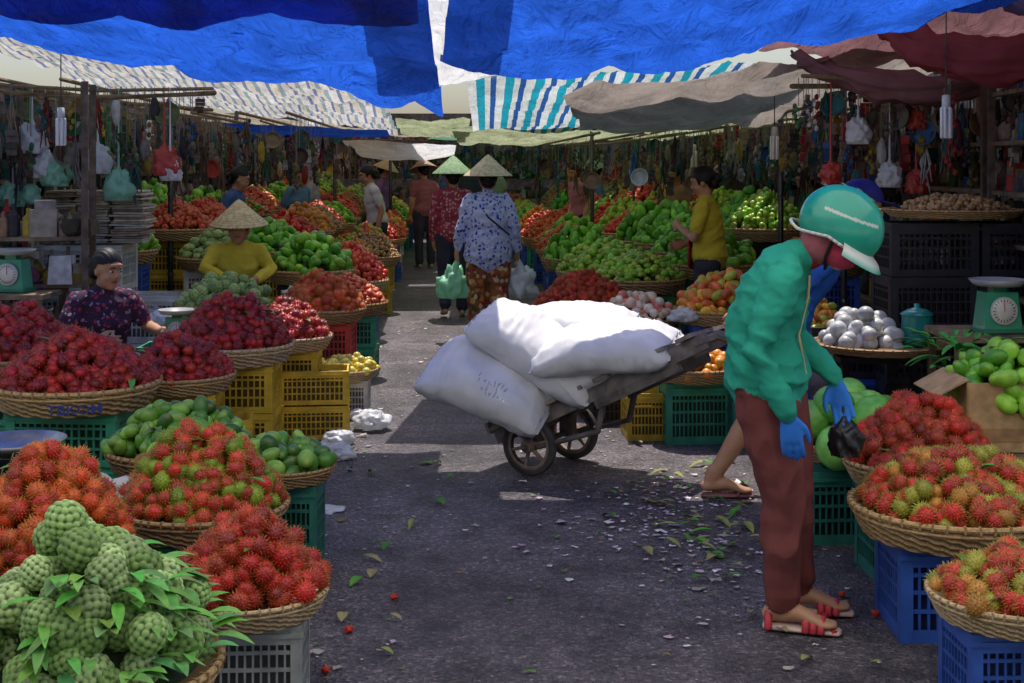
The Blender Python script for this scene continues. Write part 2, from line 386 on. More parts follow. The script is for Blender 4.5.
def segdist(P,pr):
    best=np.full(len(P),1e9)
    if pr[0]=='ell':
        _,c,r,m,l=pr; q=(P-np.array(c))@np.array(m); return (np.sqrt(((q/np.array(r))**2).sum(1))-1)*min(r)
    _,pts,rad,side,l=pr
    for i in range(len(pts)-1):
        p0=np.array(pts[i],float);p1=np.array(pts[i+1],float); T=p1-p0; L=np.linalg.norm(T)+1e-9; T/=L
        s=np.array(side,float); s=s-T*s.dot(T)
        if np.linalg.norm(s)<1e-3: s=np.cross(T,[0,1,.1])
        s/=np.linalg.norm(s); n=np.cross(T,s)
        rel=P-p0; t=np.clip(rel@T/L,0,1); out=rel-np.outer(t*L,T)
        a=rad[i][0]*(1-t)+rad[i+1][0]*t; b=rad[i][1]*(1-t)+rad[i+1][1]*t; mn=np.minimum(a,b)
        d=(np.sqrt((out@s/a)**2+(out@n/b)**2+(out@T/mn)**2)-1)*mn
        best=np.minimum(best,d)
    return best
def build_body(prims,mats,vox,parent,name='body',wr=.006,skinlabels=('skin',)):
    mb=MB()
    for pr in prims:
        if pr[0]=='ell':
            _,c,r,m,l=pr; v,f=ICO[3]; mb.add((v*np.array(r))@np.array(m).T+np.array(c),f,(1,1,1))
        else:
            _,pts,rad,side,l=pr; v,f=tube(pts,rad,side,16); mb.add(v,f,(1,1,1))
    o=mb.obj('tmpb',SKIN)
    md=o.modifiers.new('r','REMESH'); md.mode='VOXEL'; md.voxel_size=vox; md.use_smooth_shade=True
    ms=o.modifiers.new('s','SMOOTH'); ms.factor=.5; ms.iterations=3
    dg=bpy.context.evaluated_depsgraph_get(); me=bpy.data.meshes.new_from_object(o.evaluated_get(dg))
    bpy.data.objects.remove(o)
    n=len(me.vertices); co=np.empty(n*3); me.vertices.foreach_get('co',co); co=co.reshape(-1,3)
    no=np.empty(n*3); me.vertices.foreach_get('normal',no); no=no.reshape(-1,3)
    labels=list(mats.keys()); plab=np.array([labels.index(p[-1]) for p in prims])
    D=np.stack([segdist(co,p) for p in prims]); vl=plab[D.argmin(0)]
    cloth=np.array([l not in skinlabels and l!='glove' for l in labels])[vl]
    ip=labels.index('pants') if 'pants' in labels else -1
    for i in np.nonzero(cloth)[0]:
        p=co[i]
        if vl[i]==ip: # long soft folds down the leg, rings low on the shin
            k=1.1*(.5-abs(noise.noise(Vector((p[0]*14,p[1]*14,p[2]*3.6))))*2)+.7*noise.noise(Vector((p[0]*7,p[1]*7,p[2]*16)))
        else:
            k=1.0*(.5-abs(noise.noise(Vector((p[0]*6,p[1]*6+p[2]*4,p[2]*13+p[1]*5))))*2)+.7*noise.noise(Vector((p[0]*8,p[1]*8,p[2]*8)))+.25*noise.noise(Vector((p[0]*30,p[1]*30,p[2]*45)))
        co[i]+=no[i]*k*wr
    me.vertices.foreach_set('co',co.ravel())
    pc=np.empty(len(me.polygons)*3); me.polygons.foreach_get('center',pc); pc=pc.reshape(-1,3)
    D=np.stack([segdist(pc,p) for p in prims]); fl=plab[D.argmin(0)]
    me.materials.clear()
    for l in labels: me.materials.append(mats[l])
    me.polygons.foreach_set('material_index',fl.astype(np.int32)); me.polygons.foreach_set('use_smooth',np.ones(len(fl),bool)); me.update()
    b=bpy.data.objects.new(name,me); link(b,parent); return b
def V3(*a): return np.array(a,float)
def hand(pr,w,d,nrm,sgn,curl,lab,k=1.0):
    d=np.array(d,float);d/=np.linalg.norm(d); nrm=np.array(nrm,float); nrm=nrm-d*nrm.dot(d); nrm/=np.linalg.norm(nrm); W=np.cross(d,nrm)*sgn; w=np.array(w,float)
    pr.append(('t',[w,w+d*.04,w+d*.082],[(.026*k,.018*k),(.036*k,.017*k),(.038*k,.014*k)],W,lab))
    for o,L in((-.029,.058),(-.0100,.073),(.0095,.08),(.029,.07)):
        p=w+d*.08+W*o; pts=[p-d*.02,p]; a=curl*.5
        for s in(.42,.32,.26):
            p=p+(d*math.cos(a)+nrm*math.sin(a)+W*o*2.2)*L*s; pts.append(p); a+=curl
        pr.append(('t',pts,[(.0095*k,.0095*k)]*2+[(.009*k,.009*k),(.0082*k,.0082*k),(.007*k,.007*k)],W,lab))
    b=w+d*.02+W*.022; p1=b+(d*.65+W*.6+nrm*.25)*.04; p2=p1+(d*.9+W*.25+nrm*.35)*.032; p3=p2+(d*.95+nrm*.3)*.022
    pr.append(('t',[b,p1,p2,p3],[(.015*k,.013*k),(.012*k,.012*k),(.0105*k,.0105*k),(.008*k,.008*k)],W,lab))
def pose(seated=False,lean=0,upd=None):
    J=dict(pelvis=V3(0,0,.86),waist=V3(0,0,.99),chest=V3(0,.005,1.14),top=V3(0,0,1.25),neck=V3(0,0,1.30),head=V3(0,.02,1.43),
     shR=V3(.155,0,1.245),elR=V3(.205,-.02,1.0),wrR=V3(.2,.07,.79),shL=V3(-.155,0,1.245),elL=V3(-.205,-.02,1.0),wrL=V3(-.2,.07,.79),
     hipR=V3(.085,0,.82),knR=V3(.09,.02,.45),anR=V3(.09,-.01,.085),toR=V3(.1,.13,.03),
     hipL=V3(-.085,0,.82),knL=V3(-.09,.02,.45),anL=V3(-.09,-.01,.085),toL=V3(-.1,.13,.03))
    if seated:
        for k in J:
            J[k]=J[k]-V3(0,0,.44)
        for s,x in(('R',.13),('L',-.13)):
            J['kn'+s]=V3(x,.36,.44); J['an'+s]=V3(x,.33,.085); J['to'+s]=V3(x,.47,.03)
            J['el'+s]=V3(x*1.6,.10,.63); J['wr'+s]=V3(x*.9,.32,.56)
    if lean:
        c,s=math.cos(lean),math.sin(lean); p0=J['pelvis']
        for k in('waist','chest','top','neck','head','shR','shL','elR','elL','wrR','wrL'):
            q=J[k]-p0; J[k]=p0+V3(q[0],q[1]*c+q[2]*s,-q[1]*s+q[2]*c)
    if upd:
        for k,v in upd.items(): J[k]=V3(*v)
    return J
HAIR=mat_vc('black_hair',.5,.3,40,.4,.5,150,.003)
def human(name,loc,yaw,J,mats,hp=(0,0),hair=True,hat=None,vox=.012,shirtlen=.06,bare=None,pantw=1.0,sleeve='long',handlab='skin',bulk=1.0,curl=.45,collar=None,hdR=None,hdL=None,feet=True,wr=.006):
    e=empty(name,loc,yaw); pr=[]; B=bulk
    pel=J['pelvis']; up=J['waist']-pel; up=up/np.linalg.norm(up)
    X=(1,0,0)
    pr.append(('t',[pel-up*.05,pel,pel+up*.06],[(.135*B,.105*B),(.165*B,.125*B),(.15*B,.115*B)],X,'pants'))
    pr.append(('t',[pel-up*(shirtlen-.06),pel+up*.04,J['waist'],J['chest'],J['top'],J['top']*.4+J['neck']*.6],[(.178*B,.135*B),(.168*B,.128*B),(.15*B,.115*B),(.162*B,.118*B),(.14*B,.085*B),(.075,.065)],X,'shirt'))
    # shoulders
    pr.append(('t',[J['shL'],J['top']+V3(0,0,.012),J['shR']],[(.052,.052),(.07,.065),(.052,.052)],(0,1,0),'shirt'))
    pr.append(('t',[J['neck']-V3(0,0,.02),J['neck']*.4+J['head']*.6-V3(0,.01,0)],[(.05,.05),(.047,.047)],X,collar or 'skin'))
    for s,sg in(('R',1),('L',-1)):
        sh,el,w=J['sh'+s],J['el'+s],J['wr'+s]
        if sleeve=='long':
            pr.append(('t',[sh,sh*.5+el*.5,el,el*.45+w*.55,w*.93+el*.07],[(.057*B,.057*B),(.052*B,.052*B),(.047,.047),(.043,.043),(.036,.036)],X,'shirt'))
        else:
            m=sh*.35+el*.65
            pr.append(('t',[sh,m],[(.058,.058),(.055,.055)],X,'shirt')); pr.append(('t',[m,el,el*.6+w*.4,w],[(.04,.04),(.037,.037),(.036,.036),(.025,.025)],X,'skin'))
        d=(w-el); d=d/np.linalg.norm(d)
        hd={'R':hdR,'L':hdL}[s]
        if hd is not None: d=np.array(hd,float)
        hand(pr,w,d,(-sg,.0,.0) if abs(d[0])<.8 else (0,0,-1),1 if s=='R' else 1,curl,handlab,1.0 if vox<.009 else 1.12)
        h,k,a,t=J['hip'+s],J['kn'+s],J['an'+s],J['to'+s]; pw=pantw
        bl=bare or 0
        if not bl:
            pr.append(('t',[h,h*.5+k*.5,k,k*.4+a*.6,a+(k-a)*.06],[(.098*B,.105*B),(.088*pw,.092*pw),(.07*pw,.072*pw),(.062*pw,.064*pw),(.06*pw,.064*pw)],X,'pants'))
        else:
            m=k+(h-k)*.25
            pr.append(('t',[h,h*.5+k*.5,m],[(.1,.105),(.085,.09),(.08,.085)],X,'pants'))
            pr.append(('t',[m,k,k*.7+a*.3,a],[(.062,.065),(.05,.052),(.05,.055),(.032,.034)],X,'skin'))
        dt=t-a; dt[2]=0; dt/= (np.linalg.norm(dt)+1e-9); 
        sd=np.cross(dt,(0,0,1))
        pr.append(('t',[a+V3(0,0,.03),a-dt*.01-V3(0,0,.02)],[(.03,.035),(.03,.038)],sd,'skin'))
        pr.append(('t',[a-dt*.035-V3(0,0,.045),a+dt*.06-V3(0,0,.035),t+V3(0,0,0),t+dt*.03],[(.03,.028),(.036,.03),(.042,.017),(.03,.012)],sd,'skin' ))
    Hm=np.array((Matrix.Rotation(hp[1],3,'Z')@Matrix.Rotation(-hp[0],3,'X')))
    hc=J['head']
    def hl(x,y,z): return hc+Hm@V3(x,y,z)
    pr+= [('ell',hl(0,-.012,.025),(.072,.088,.088),Hm,'skin'),('ell',hl(0,.018,-.035),(.058,.064,.076),Hm,'skin'),('ell',hl(0,.052,-.088),(.03,.026,.022),Hm,'skin'),
      ('t',[hl(0,.078,.018),hl(0,.092,-.012),hl(0,.094,-.022)],[(.010,.010),(.014,.012),(.017,.011)],Hm@V3(1,0,0),'skin'),
      ('ell',hl(.073,-.005,-.005),(.010,.018,.03),Hm,'skin'),('ell',hl(-.073,-.005,-.005),(.010,.018,.03),Hm,'skin'),
      ('ell',hl(0,.07,.04),(.05,.018,.02),Hm,'skin'),('ell',hl(.035,.055,-.03),(.022,.02,.022),Hm,'skin'),('ell',hl(-.035,.055,-.03),(.022,.02,.022),Hm,'skin')]
    build_body(pr,mats,vox,e,wr=wr)
    mb=MB()
    for sx in(-1,1):
        mb.ell(hl(sx*.031,.074,.008),(.014,.010,.0065),(.7,.66,.62),2,Hm)
        mb.ell(hl(sx*.031,.0815,.008),(.0062,.005,.006),(.02,.012,.01),2,Hm)
        mb.tube([hl(sx*.016,.088,.03),hl(sx*.032,.087,.035),hl(sx*.048,.076,.028)],[.004,.004,.002],(.02,.015,.01),6)
    mb.tube([hl(-.024,.078,-.052),hl(0,.086,-.05),hl(.024,.078,-.052)],[(.003,.003),(.0075,.007),(.003,.003)],(.4,.1,.09),8)
    mb.obj('face_features',M_fruit,e,True)
    if hair:
        v,f=ICO[5]; q=v*np.array([.082,.098,.097])+np.array([0,-.017,.03])
        q=q*(1+.012*np.sin(q[:,0:1]*300+q[:,1:2]*40))
        keep=~((q[:,1]>.022+.02*np.sin(q[:,0]*60))&(q[:,2]<.068+.03*np.abs(q[:,0])/.08*-1))
        keep&=~((q[:,2]<-.06))&~((q[:,1]>-.03)&(q[:,2]<-.02))
        fk=f[keep[f].all(1)]
        mb=MB(); mb.add(hc+q@Hm.T,fk,(.012,.01,.01))
        mb.ell(hl(0,-.115,.0),(.045,.035,.045),(.012,.01,.01),3,Hm)
        mb.ell(hl(0,-.085,-.03),(.06,.035,.05),(.012,.01,.01),3,Hm)
        mb.obj('hair',HAIR,e,True)
    if hat:
        mb=MB(); c=hl(0,-.01,.055); colh=np.array(hat)
        prof=[(.001,.165),(.03,.145),(.12,.06),(.215,-.02),(.218,-.026),(.21,-.024),(.11,.045),(.001,.15)]
        mb.lathe(prof,colh,40,c,Hm)
        for k in range(1,12):
            r=.018*k; z=.158-(r)*.83; mb.lathe([(r,z+.0),(r+.002,z+.002),(r+.004,z-.002)],colh*.7,40,c,Hm)
        for sx in(-1,1): mb.tube([c+Hm@V3(sx*.1,.02,.03),hl(sx*.062,.03,-.06),hl(0,.045,-.115)],.005,(.6,.2,.35),6)
        mb.obj('conical_hat',M_straw,e,True)
    return e,hl,Hm
# ---------------------------------------------------------------- ground
def ground():
    mb=MB(); s=250; mb.add([[-s,-s,0],[s,-s,0],[s,s,0],[-s,s,0]],np.array([[0,1,2,3]]),(1,1,1))
    m,nt,b=newmat('worn_asphalt'); tc=N(nt,'ShaderNodeTexCoord')
    def nz(sc,det=8,ro=.6):
        n=N(nt,'ShaderNodeTexNoise'); n.inputs['Scale'].default_value=sc; n.inputs['Detail'].default_value=det; n.inputs['Roughness'].default_value=ro
        nt.links.new(tc.outputs['Object'],n.inputs['Vector']); return n
    a=nz(1.1); r=N(nt,'ShaderNodeValToRGB'); r.color_ramp.elements[0].position=.3; r.color_ramp.elements[1].position=.72
    r.color_ramp.elements[0].color=(.095,.08,.095,1); r.color_ramp.elements[1].color=(.25,.22,.235,1)
    nt.links.new(a.outputs[0],r.inputs[0])
    v=N(nt,'ShaderNodeTexVoronoi'); v.inputs['Scale'].default_value=80; nt.links.new(tc.outputs['Object'],v.inputs['Vector'])
    sc=N(nt,'ShaderNodeSeparateColor'); nt.links.new(v.outputs['Color'],sc.inputs[0])
    r2=N(nt,'ShaderNodeValToRGB'); r2.color_ramp.elements[0].color=(.4,.4,.42,1); r2.color_ramp.elements[1].color=(2.1,1.95,1.85,1)
    e=r2.color_ramp.elements.new(.8); e.color=(.95,.95,.98,1)
    nt.links.new(sc.outputs[0],r2.inputs[0])
    mx=N(nt,'ShaderNodeMix',data_type='RGBA',blend_type='MULTIPLY'); mx.inputs[0].default_value=.85
    nt.links.new(r.outputs[0],mx.inputs[6]); nt.links.new(r2.outputs[0],mx.inputs[7])
    d=nz(4.5,9,.7); r3=N(nt,'ShaderNodeValToRGB'); r3.color_ramp.elements[0].position=.38; r3.color_ramp.elements[1].position=.56
    r3.color_ramp.elements[0].color=(.36,.34,.36,1); r3.color_ramp.elements[1].color=(1,1,1,1); nt.links.new(d.outputs[0],r3.inputs[0])
    mx2=N(nt,'ShaderNodeMix',data_type='RGBA',blend_type='MULTIPLY'); mx2.inputs[0].default_value=.85
    nt.links.new(mx.outputs[2],mx2.inputs[6]); nt.links.new(r3.outputs[0],mx2.inputs[7]); nt.links.new(mx2.outputs[2],b.inputs['Base Color'])
    rr=N(nt,'ShaderNodeMapRange'); rr.inputs['To Min'].default_value=.35; rr.inputs['To Max'].default_value=.9; nt.links.new(d.outputs[0],rr.inputs[0]); nt.links.new(rr.outputs[0],b.inputs['Roughness'])
    bp=N(nt,'ShaderNodeBump'); bp.inputs['Strength'].default_value=1; bp.inputs['Distance'].default_value=.016
    bp2=N(nt,'ShaderNodeBump'); bp2.inputs['Strength'].default_value=.8; bp2.inputs['Distance'].default_value=.05
    nt.links.new(v.outputs['Distance'],bp.inputs['Height']); nt.links.new(d.outputs[0],bp2.inputs['Height']); nt.links.new(bp2.outputs[0],bp.inputs['Normal']); nt.links.new(bp.outputs[0],b.inputs['Normal'])
    mb.obj('ground',m)
ground()
# unseen concrete apron and facade behind the viewer, added to bounce sunlight in
mb=MB()
for i in range(-8,8):
    for j in range(6): mb.box((i*2+1,-9.2+j*1.9,.004),(1.985,1.885,.006),np.array((.46,.43,.39))*rnd.uniform(.9,1.05))
mb.obj('bounce_pavement',M_wall)
def bounce_shophouse(x,y):  # added facade, out of view, reflects sun into the lane
    e=empty('bounce_shophouse',(x,y,0)); mb=MB(); c=(.72,.62,.44)
    W,Hh=14,9
    mb.box((0,-.4,Hh/2),(W,.3,Hh),c)
    mb.box((0,0,Hh+.2),(W+.4,1.0,.4),(.6,.52,.4)); mb.box((0,-.1,3.3),(W+.2,.5,.25),(.6,.55,.45)); mb.box((0,-.1,6.2),(W+.1,.4,.2),(.6,.55,.45))
    for k in range(5): mb.box((-6.8+k*3.4,-.13,Hh/2),(.35,.3,Hh-.1),(.76,.7,.58))
    mb.obj('walls',M_wall,e)
    mb=MB()
    for k in range(4):
        xc=-5.1+k*3.4
        mb.box((xc,-.235,1.35),(2.6,.04,2.7),(.2,.28,.3))
        for q in range(12): mb.box((xc,-.21,.2+q*.21),(2.6,.02,.02),(.1,.14,.16))
        for z in(4.7,7.5): 
            mb.box((xc,-.235,z),(1.5,.04,1.4),(.05,.07,.08)); mb.box((xc,-.2,z),(.06,.06,1.4),(.5,.4,.3)); mb.box((xc,-.2,z-.74),(1.7,.16,.08),(.6,.55,.48))
            for sx in(-1,1): mb.box((xc+sx*1.0,-.22,z),(.45,.05,1.4),(.12,.3,.26))
    mb.obj('shutters_and_windows',M_wall,e)
bounce_shophouse(0,-9.6)
def litter():
    mb=MB()
    for i in range(850):
        k=rnd.random()
        if k<.5: x,y=rnd.gauss(.72,.3),rnd.gauss(6.15,.55)
        elif k<.72: y=rnd.uniform(4.2,9); x=-.051*y+rnd.choice([-.45,1.15])+rnd.gauss(0,.2)
        else: y=rnd.uniform(4.2,14); x=-.051*y+rnd.uniform(-.6,1.2)
        s=rnd.uniform(.004,.018)*(1 if rnd.random()<.9 else 2.2); a=rnd.uniform(0,6.28)
        c=np.array(rnd.choice([(.7,.7,.7),(.62,.48,.6),(.55,.4,.5),(.42,.36,.32),(.12,.25,.05),(.25,.17,.09),(.35,.32,.3)]))
        n=7; V=[[x,y,.006+s*.2]]
        for j in range(n): r=s*rnd.uniform(.3,1.4); V.append([x+r*math.cos(a+j*6.28/n),y+.8*r*math.sin(a+j*6.28/n),.005+rnd.uniform(0,.45)*s])
        mb.add(V,np.array([[0,1+j,1+(j+1)%n] for j in range(n)]),c)
    for i in range(80):
        if i<44: x,y=rnd.gauss(.88,.22),rnd.gauss(6.3,.45)
        else: y=rnd.uniform(4.3,8); x=rnd.choice([rnd.gauss(.95,.15),rnd.gauss(-.6,.15)])
        a=rnd.uniform(0,6.28); leaf(mb,(x,y,.025),(math.cos(a),math.sin(a),.1),rnd.uniform(.04,.11),rnd.uniform(.02,.045),rnd.choice([(.10,.32,.04),(.28,.33,.08),(.07,.22,.03),(.3,.26,.12)]))
    for i in range(9):
        y=rnd.uniform(4.3,5.2); mb.ell((rnd.uniform(1.05,1.3) if rnd.random()<.8 else rnd.uniform(-.6,-.4),y,.014),(.014,.014,.012),(.5,.04,.02),2,jit=.25)
    mb.obj('litter',M_mat)
litter()
def crumple(name,loc,r,mat,sz=(1,1,.6)):
    v,f=ICO[4]; v=v.copy(); o=rnd.uniform(0,50); r0=np.array([1+.45*noise.noise(Vector(p)*2.2+Vector((o,0,0)))+.3*abs(noise.noise(Vector(p)*5+Vector((o,0,0)))) for p in v])
    v=v*r0[:,None]*np.array(sz)*r; v[:,2]=np.maximum(v[:,2],-r*sz[2]*.6)
    mb=MB(); mb.add(v,f,(1,1,1)); return mb.obj(name,mat,None,True,loc)
# ---------------------------------------------------------------- LEFT baskets
L=fruit_basket
L('ram_red',-.78,4.12,.34,.235,.19,True,3,(GRY,),2)
L('ram_orange',-1.44,4.35,.37,.27,.28,True,5,(BLUE,),1)
L('ram_mix',-1.10,4.97,.38,.30,.23,True,14,(GRN,),1)
L('avocado',-1.36,5.75,.42,.30,.14,True,2,(BLK,),1)
L('avocado',-1.97,5.42,.38,.31,.09,True,2,(GRN,),1)
L('avocado',-.90,5.52,.40,.20,.07,True,0,(DGR,),1)
bigb=L('ram_dark',-1.99,6.4,.585,.37,.20,True,6,(GRN,),0)
L('ram_dark',-1.66,7.0,.53,.27,.16,True,5,(YEL,),0)
L('ram_dark',-1.52,7.62,.60,.33,.22,True,6,(YEL,),2)
L('ram_dark',-1.32,8.22,.57,.26,.16,True,2,(YEL,),2)
L('ram_dark',-2.62,7.35,.58,.35,.22,True,3,(GRN,),1)
L('custard_far',-2.0,9.75,.60,.34,.14,True,8,(GRN,),0)
L('ram_orange',-1.28,9.45,.60,.29,.2,True,0,(DGR,RED),1)
L('ram_far',-1.22,10.35,.55,.3,.16,False,0,(GRN,),1)
L('mango_green',-1.65,11.5,.70,.36,.22,False,0,(BLK,),0)
L('custard_far',-2.5,11.8,.78,.32,.16,False,0,(WHT,),0)
L('yellow',-1.05,8.86,.28,.2,.05,True,0,(WHT,),2)
for x,y,z in((-1.15,8.15,0),(-1.15,8.15,.2)): crate(x,y,z,.19,.4,.3,YEL,.1)
crate(-1.52,7.1,0,.3,.4,.3,YEL,.15)
# custard apple foreground pile with leaves
e=empty('custard_apple_basket',(-1.02,3.34,0))
o=bpy.data.objects.new('woven_basket',BASK[0]); o.scale=(.32,.32,.3); o.location=(0,0,.40); link(o,e)
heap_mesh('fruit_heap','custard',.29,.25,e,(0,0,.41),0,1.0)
crate(0,0,0,.31,.45,.36,BLUE,parent=e,name='crate')
mb=MB()
for i in range(85):
    a=rnd.uniform(-1.7,1.2); r=rnd.uniform(.14,.32); h=.41+.25*(1-(r/.29)**2 if r<.29 else 0)+.05
    b=a+rnd.uniform(-.8,.8); leaf(mb,(r*math.cos(a),r*math.sin(a),h),(math.cos(b),math.sin(b),rnd.uniform(-.1,.7)),rnd.uniform(.07,.13),rnd.uniform(.025,.042),(rnd.uniform(.08,.2),rnd.uniform(.28,.5),rnd.uniform(.04,.1)))
mb.obj('leaves',M_leaf,e)
# ---------------------------------------------------------------- RIGHT baskets
L('ram_gold',1.52,4.8,.42,.35,.15,True,4,(BLUE,),0,rz=0,crw=.46)
L('ram_red',1.58,5.42,.44,.29,.20,True,6,(DGR,),0)
L('ram_gold',1.47,4.08,.34,.25,.08,True,4,(BLUE,),2,rz=0)
L('watermelon',1.45,6.0,.40,.24,.12,True,0,(DGR,),1)
L('orange',1.04,8.0,.42,.25,.08,True,0,(GRN,),0,rz=0)
L('ram_red',.55,10.5,.46,.42,.25,True,3,(DGR,),1)
L('pinkwhite',.90,9.75,.50,.27,.13,True,0,(YEL,),1)
L('mango_yellow',1.45,9.6,.58,.33,.2,True,0,(BLUE,),0)
L('lime',1.05,11.6,.62,.38,.18,False,0,(GRN,),0)
L('mango_yellow',1.8,8.7,.55,.3,.16,False,0,(BLK,),0)
L('mango_green',1.7,11.9,.72,.4,.22,False,0,(GRN,),0)
crate(.80,8.12,0,.27,.3,.3,YEL,.05); crate(.64,8.6,0,.25,.4,.3,BLK,.1); crate(.45,9.0,0,.2,.5,.35,BLUE,.1); crate(1.38,7.9,0,.34,.34,.36,DGR,.05)
crate(1.36,6.0,0,.3,.4,.36,DGR,.08)
# far market heaps, both sides, on tiers
kl=['ram_far','mango_green','lime','orange','custard_far','tomato','mango_yellow','ram_far','chili','yellow','longan','mango_green','ram_far','longan']
y=12.4
while y<28:
    for t,off in enumerate((-.86,-1.55,-2.3)):
        k=rnd.choice(kl); L(k,-.051*y+off+rnd.uniform(-.1,.1),y+rnd.uniform(-.15,.15),.56+.22*t+rnd.uniform(-.04,.04),rnd.uniform(.31,.38),rnd.uniform(.16,.26),False,0,(rnd.choice([BLUE,GRN,WHT,YEL,BLK]),))
    kr=['mango_green','lime','mango_green','custard_far','mango_green','lime'] if y<15.5 else kl
    for t,off in enumerate((1.5,2.25,3.0)):
        k=rnd.choice(kr); L(k,-.051*y+off+rnd.uniform(-.1,.1),y+.3+rnd.uniform(-.15,.15),.56+.2*t+rnd.uniform(-.04,.04),rnd.uniform(.33,.40),rnd.uniform(.2,.3),False,0,(rnd.choice([BLUE,GRN,WHT,YEL,BLK]),))
    y+=.78
for y,off,k,z in((10.9,-2.55,'mango_green',.9),(11.0,1.0+2,'orange',.8),(12.3,-2.9,'tomato',1.05),(13.1,-2.7,'mango_green',1.1)):
    L(k,-.051*y+off,y,z,.34,.22,False)
# lettering on the big basket rim
def rim_text(txt,parent,R,z,size,ang,col):
    cu=bpy.data.curves.new('t','FONT'); cu.body=txt; cu.size=size; cu.align_x='CENTER'; cu.extrude=.0006; cu.offset=.0008
    o=bpy.data.objects.new('t',cu); S.collection.objects.link(o)
    dg=bpy.context.evaluated_depsgraph_get(); me=bpy.data.meshes.new_from_object(o.evaluated_get(dg)); bpy.data.objects.remove(o)
    for v in me.vertices:
        x,yy,zz=v.co; x=x*1.15; a=ang+x/R; r=R+zz; v.co=(r*math.cos(a),r*math.sin(a),z+yy)
    m,nt,b=newmat('blue_marker'); b.inputs['Base Color'].default_value=(*col,1); me.materials.clear(); me.materials.append(m)
    o=bpy.data.objects.new('lettering',me); link(o,parent); return o
o=rim_text('TBKOM',bigb,.37*1.02,.585-.084,.06,-math.pi/2,(.03,.05,.25)); o.rotation_euler=(0,0,-bigb.rotation_euler[2]+.28)
# ---------------------------------------------------------------- CART with sacks
cart=empty('hand_cart',(.09,7.1,0))
u=V3(.85,-.5,0);u/=np.linalg.norm(u); ax=V3(.5,.85,0); ax/=np.linalg.norm(ax); up=V3(0,0,1); TR=.46
sl=V3(u[0],u[1],.50); sl/=np.linalg.norm(sl); nn=np.cross(sl,ax); nn=nn/np.linalg.norm(nn); nn=nn if nn[2]>0 else -nn
WD=(.22,.19,.18)
mb=MB(); Rb=np.stack([sl,ax,nn],1)
for side in(0,1):
    o0=ax*(TR*side+(.05 if side==0 else -.05))+V3(0,0,.27)
    a=o0-sl*.22; b=o0+sl*1.06
    mb.box((a+b)/2,(np.linalg.norm(b-a),.045,.075),WD,rot=Rb)
    h0=b; h1=b+sl*.16+V3(0,0,-.05); mb.tube([h0-sl*.06,h0+sl*.06,h1+V3(.03,0,-.02)],[.028,.026,.023],(.2,.17,.16),8)
    mb.box(o0+sl*.62+nn*-.058,(.5,.04,.045),(.17,.15,.14),rot=Rb)
    lg=o0+u*.36+V3(0,0,-.02)
    mb.tube([o0+sl*.46,lg],.016,(.15,.13,.13),8)
    mb.tube([lg,V3(0,0,.15)+ax*TR*side+u*.05],.014,(.15,.13,.13),8)
    mb.box(V3(0,0,.2)+ax*(TR*side+(.05 if side==0 else -.05)),(.08,.045,.14),(.18,.15,.14),rot=np.stack([u,ax,up],1))
    mb.box(a+nn*.13-sl*.0,(.04,.05,.32),WD,rot=Rb)
for k in range(8): mb.box(V3(0,0,.27)+ax*TR/2+sl*(-.18+k*.165)+nn*.05,(.09,TR+.04,.02),(.28,.24,.21),rot=Rb)
for k in range(3): mb.box(V3(0,0,.27)+ax*TR/2-sl*.245+nn*(.06+k*.085),(.018,TR+.02,.06),(.26,.22,.2),rot=Rb)
mb.obj('frame',M_wood,cart)
mb=MB(); mb.tube([-ax*.06+V3(0,0,.15),ax*(TR+.06)+V3(0,0,.15)],.014,(.12,.1,.1),10)
Rw=np.stack([u,up,ax],1)
for s in(0,1):
    c=ax*TR*s+V3(0,0,.152)
    mb.lathe([(.122,-.022),(.145,-.022),(.15,-.01),(.15,.01),(.145,.022),(.122,.022),(.118,.0),(.122,-.022)],(.08,.07,.07),40,c,Rw)
    mb.lathe([(.104,-.016),(.124,-.018),(.124,.018),(.104,.016),(.104,-.016)],(.32,.24,.2),40,c,Rw)
    mb.lathe([(.001,-.04),(.032,-.04),(.034,.04),(.001,.04)],(.25,.18,.15),16,c,Rw)
    for k in range(6):
        a=k*math.pi/3+.3; d=u*math.cos(a)+up*math.sin(a); mb.tube([c+d*.02,c+d*.115],[(.014,.010),(.011,.009)],(.32,.23,.18),6,side=ax)
mb.obj('wheels',M_wood,cart,True)
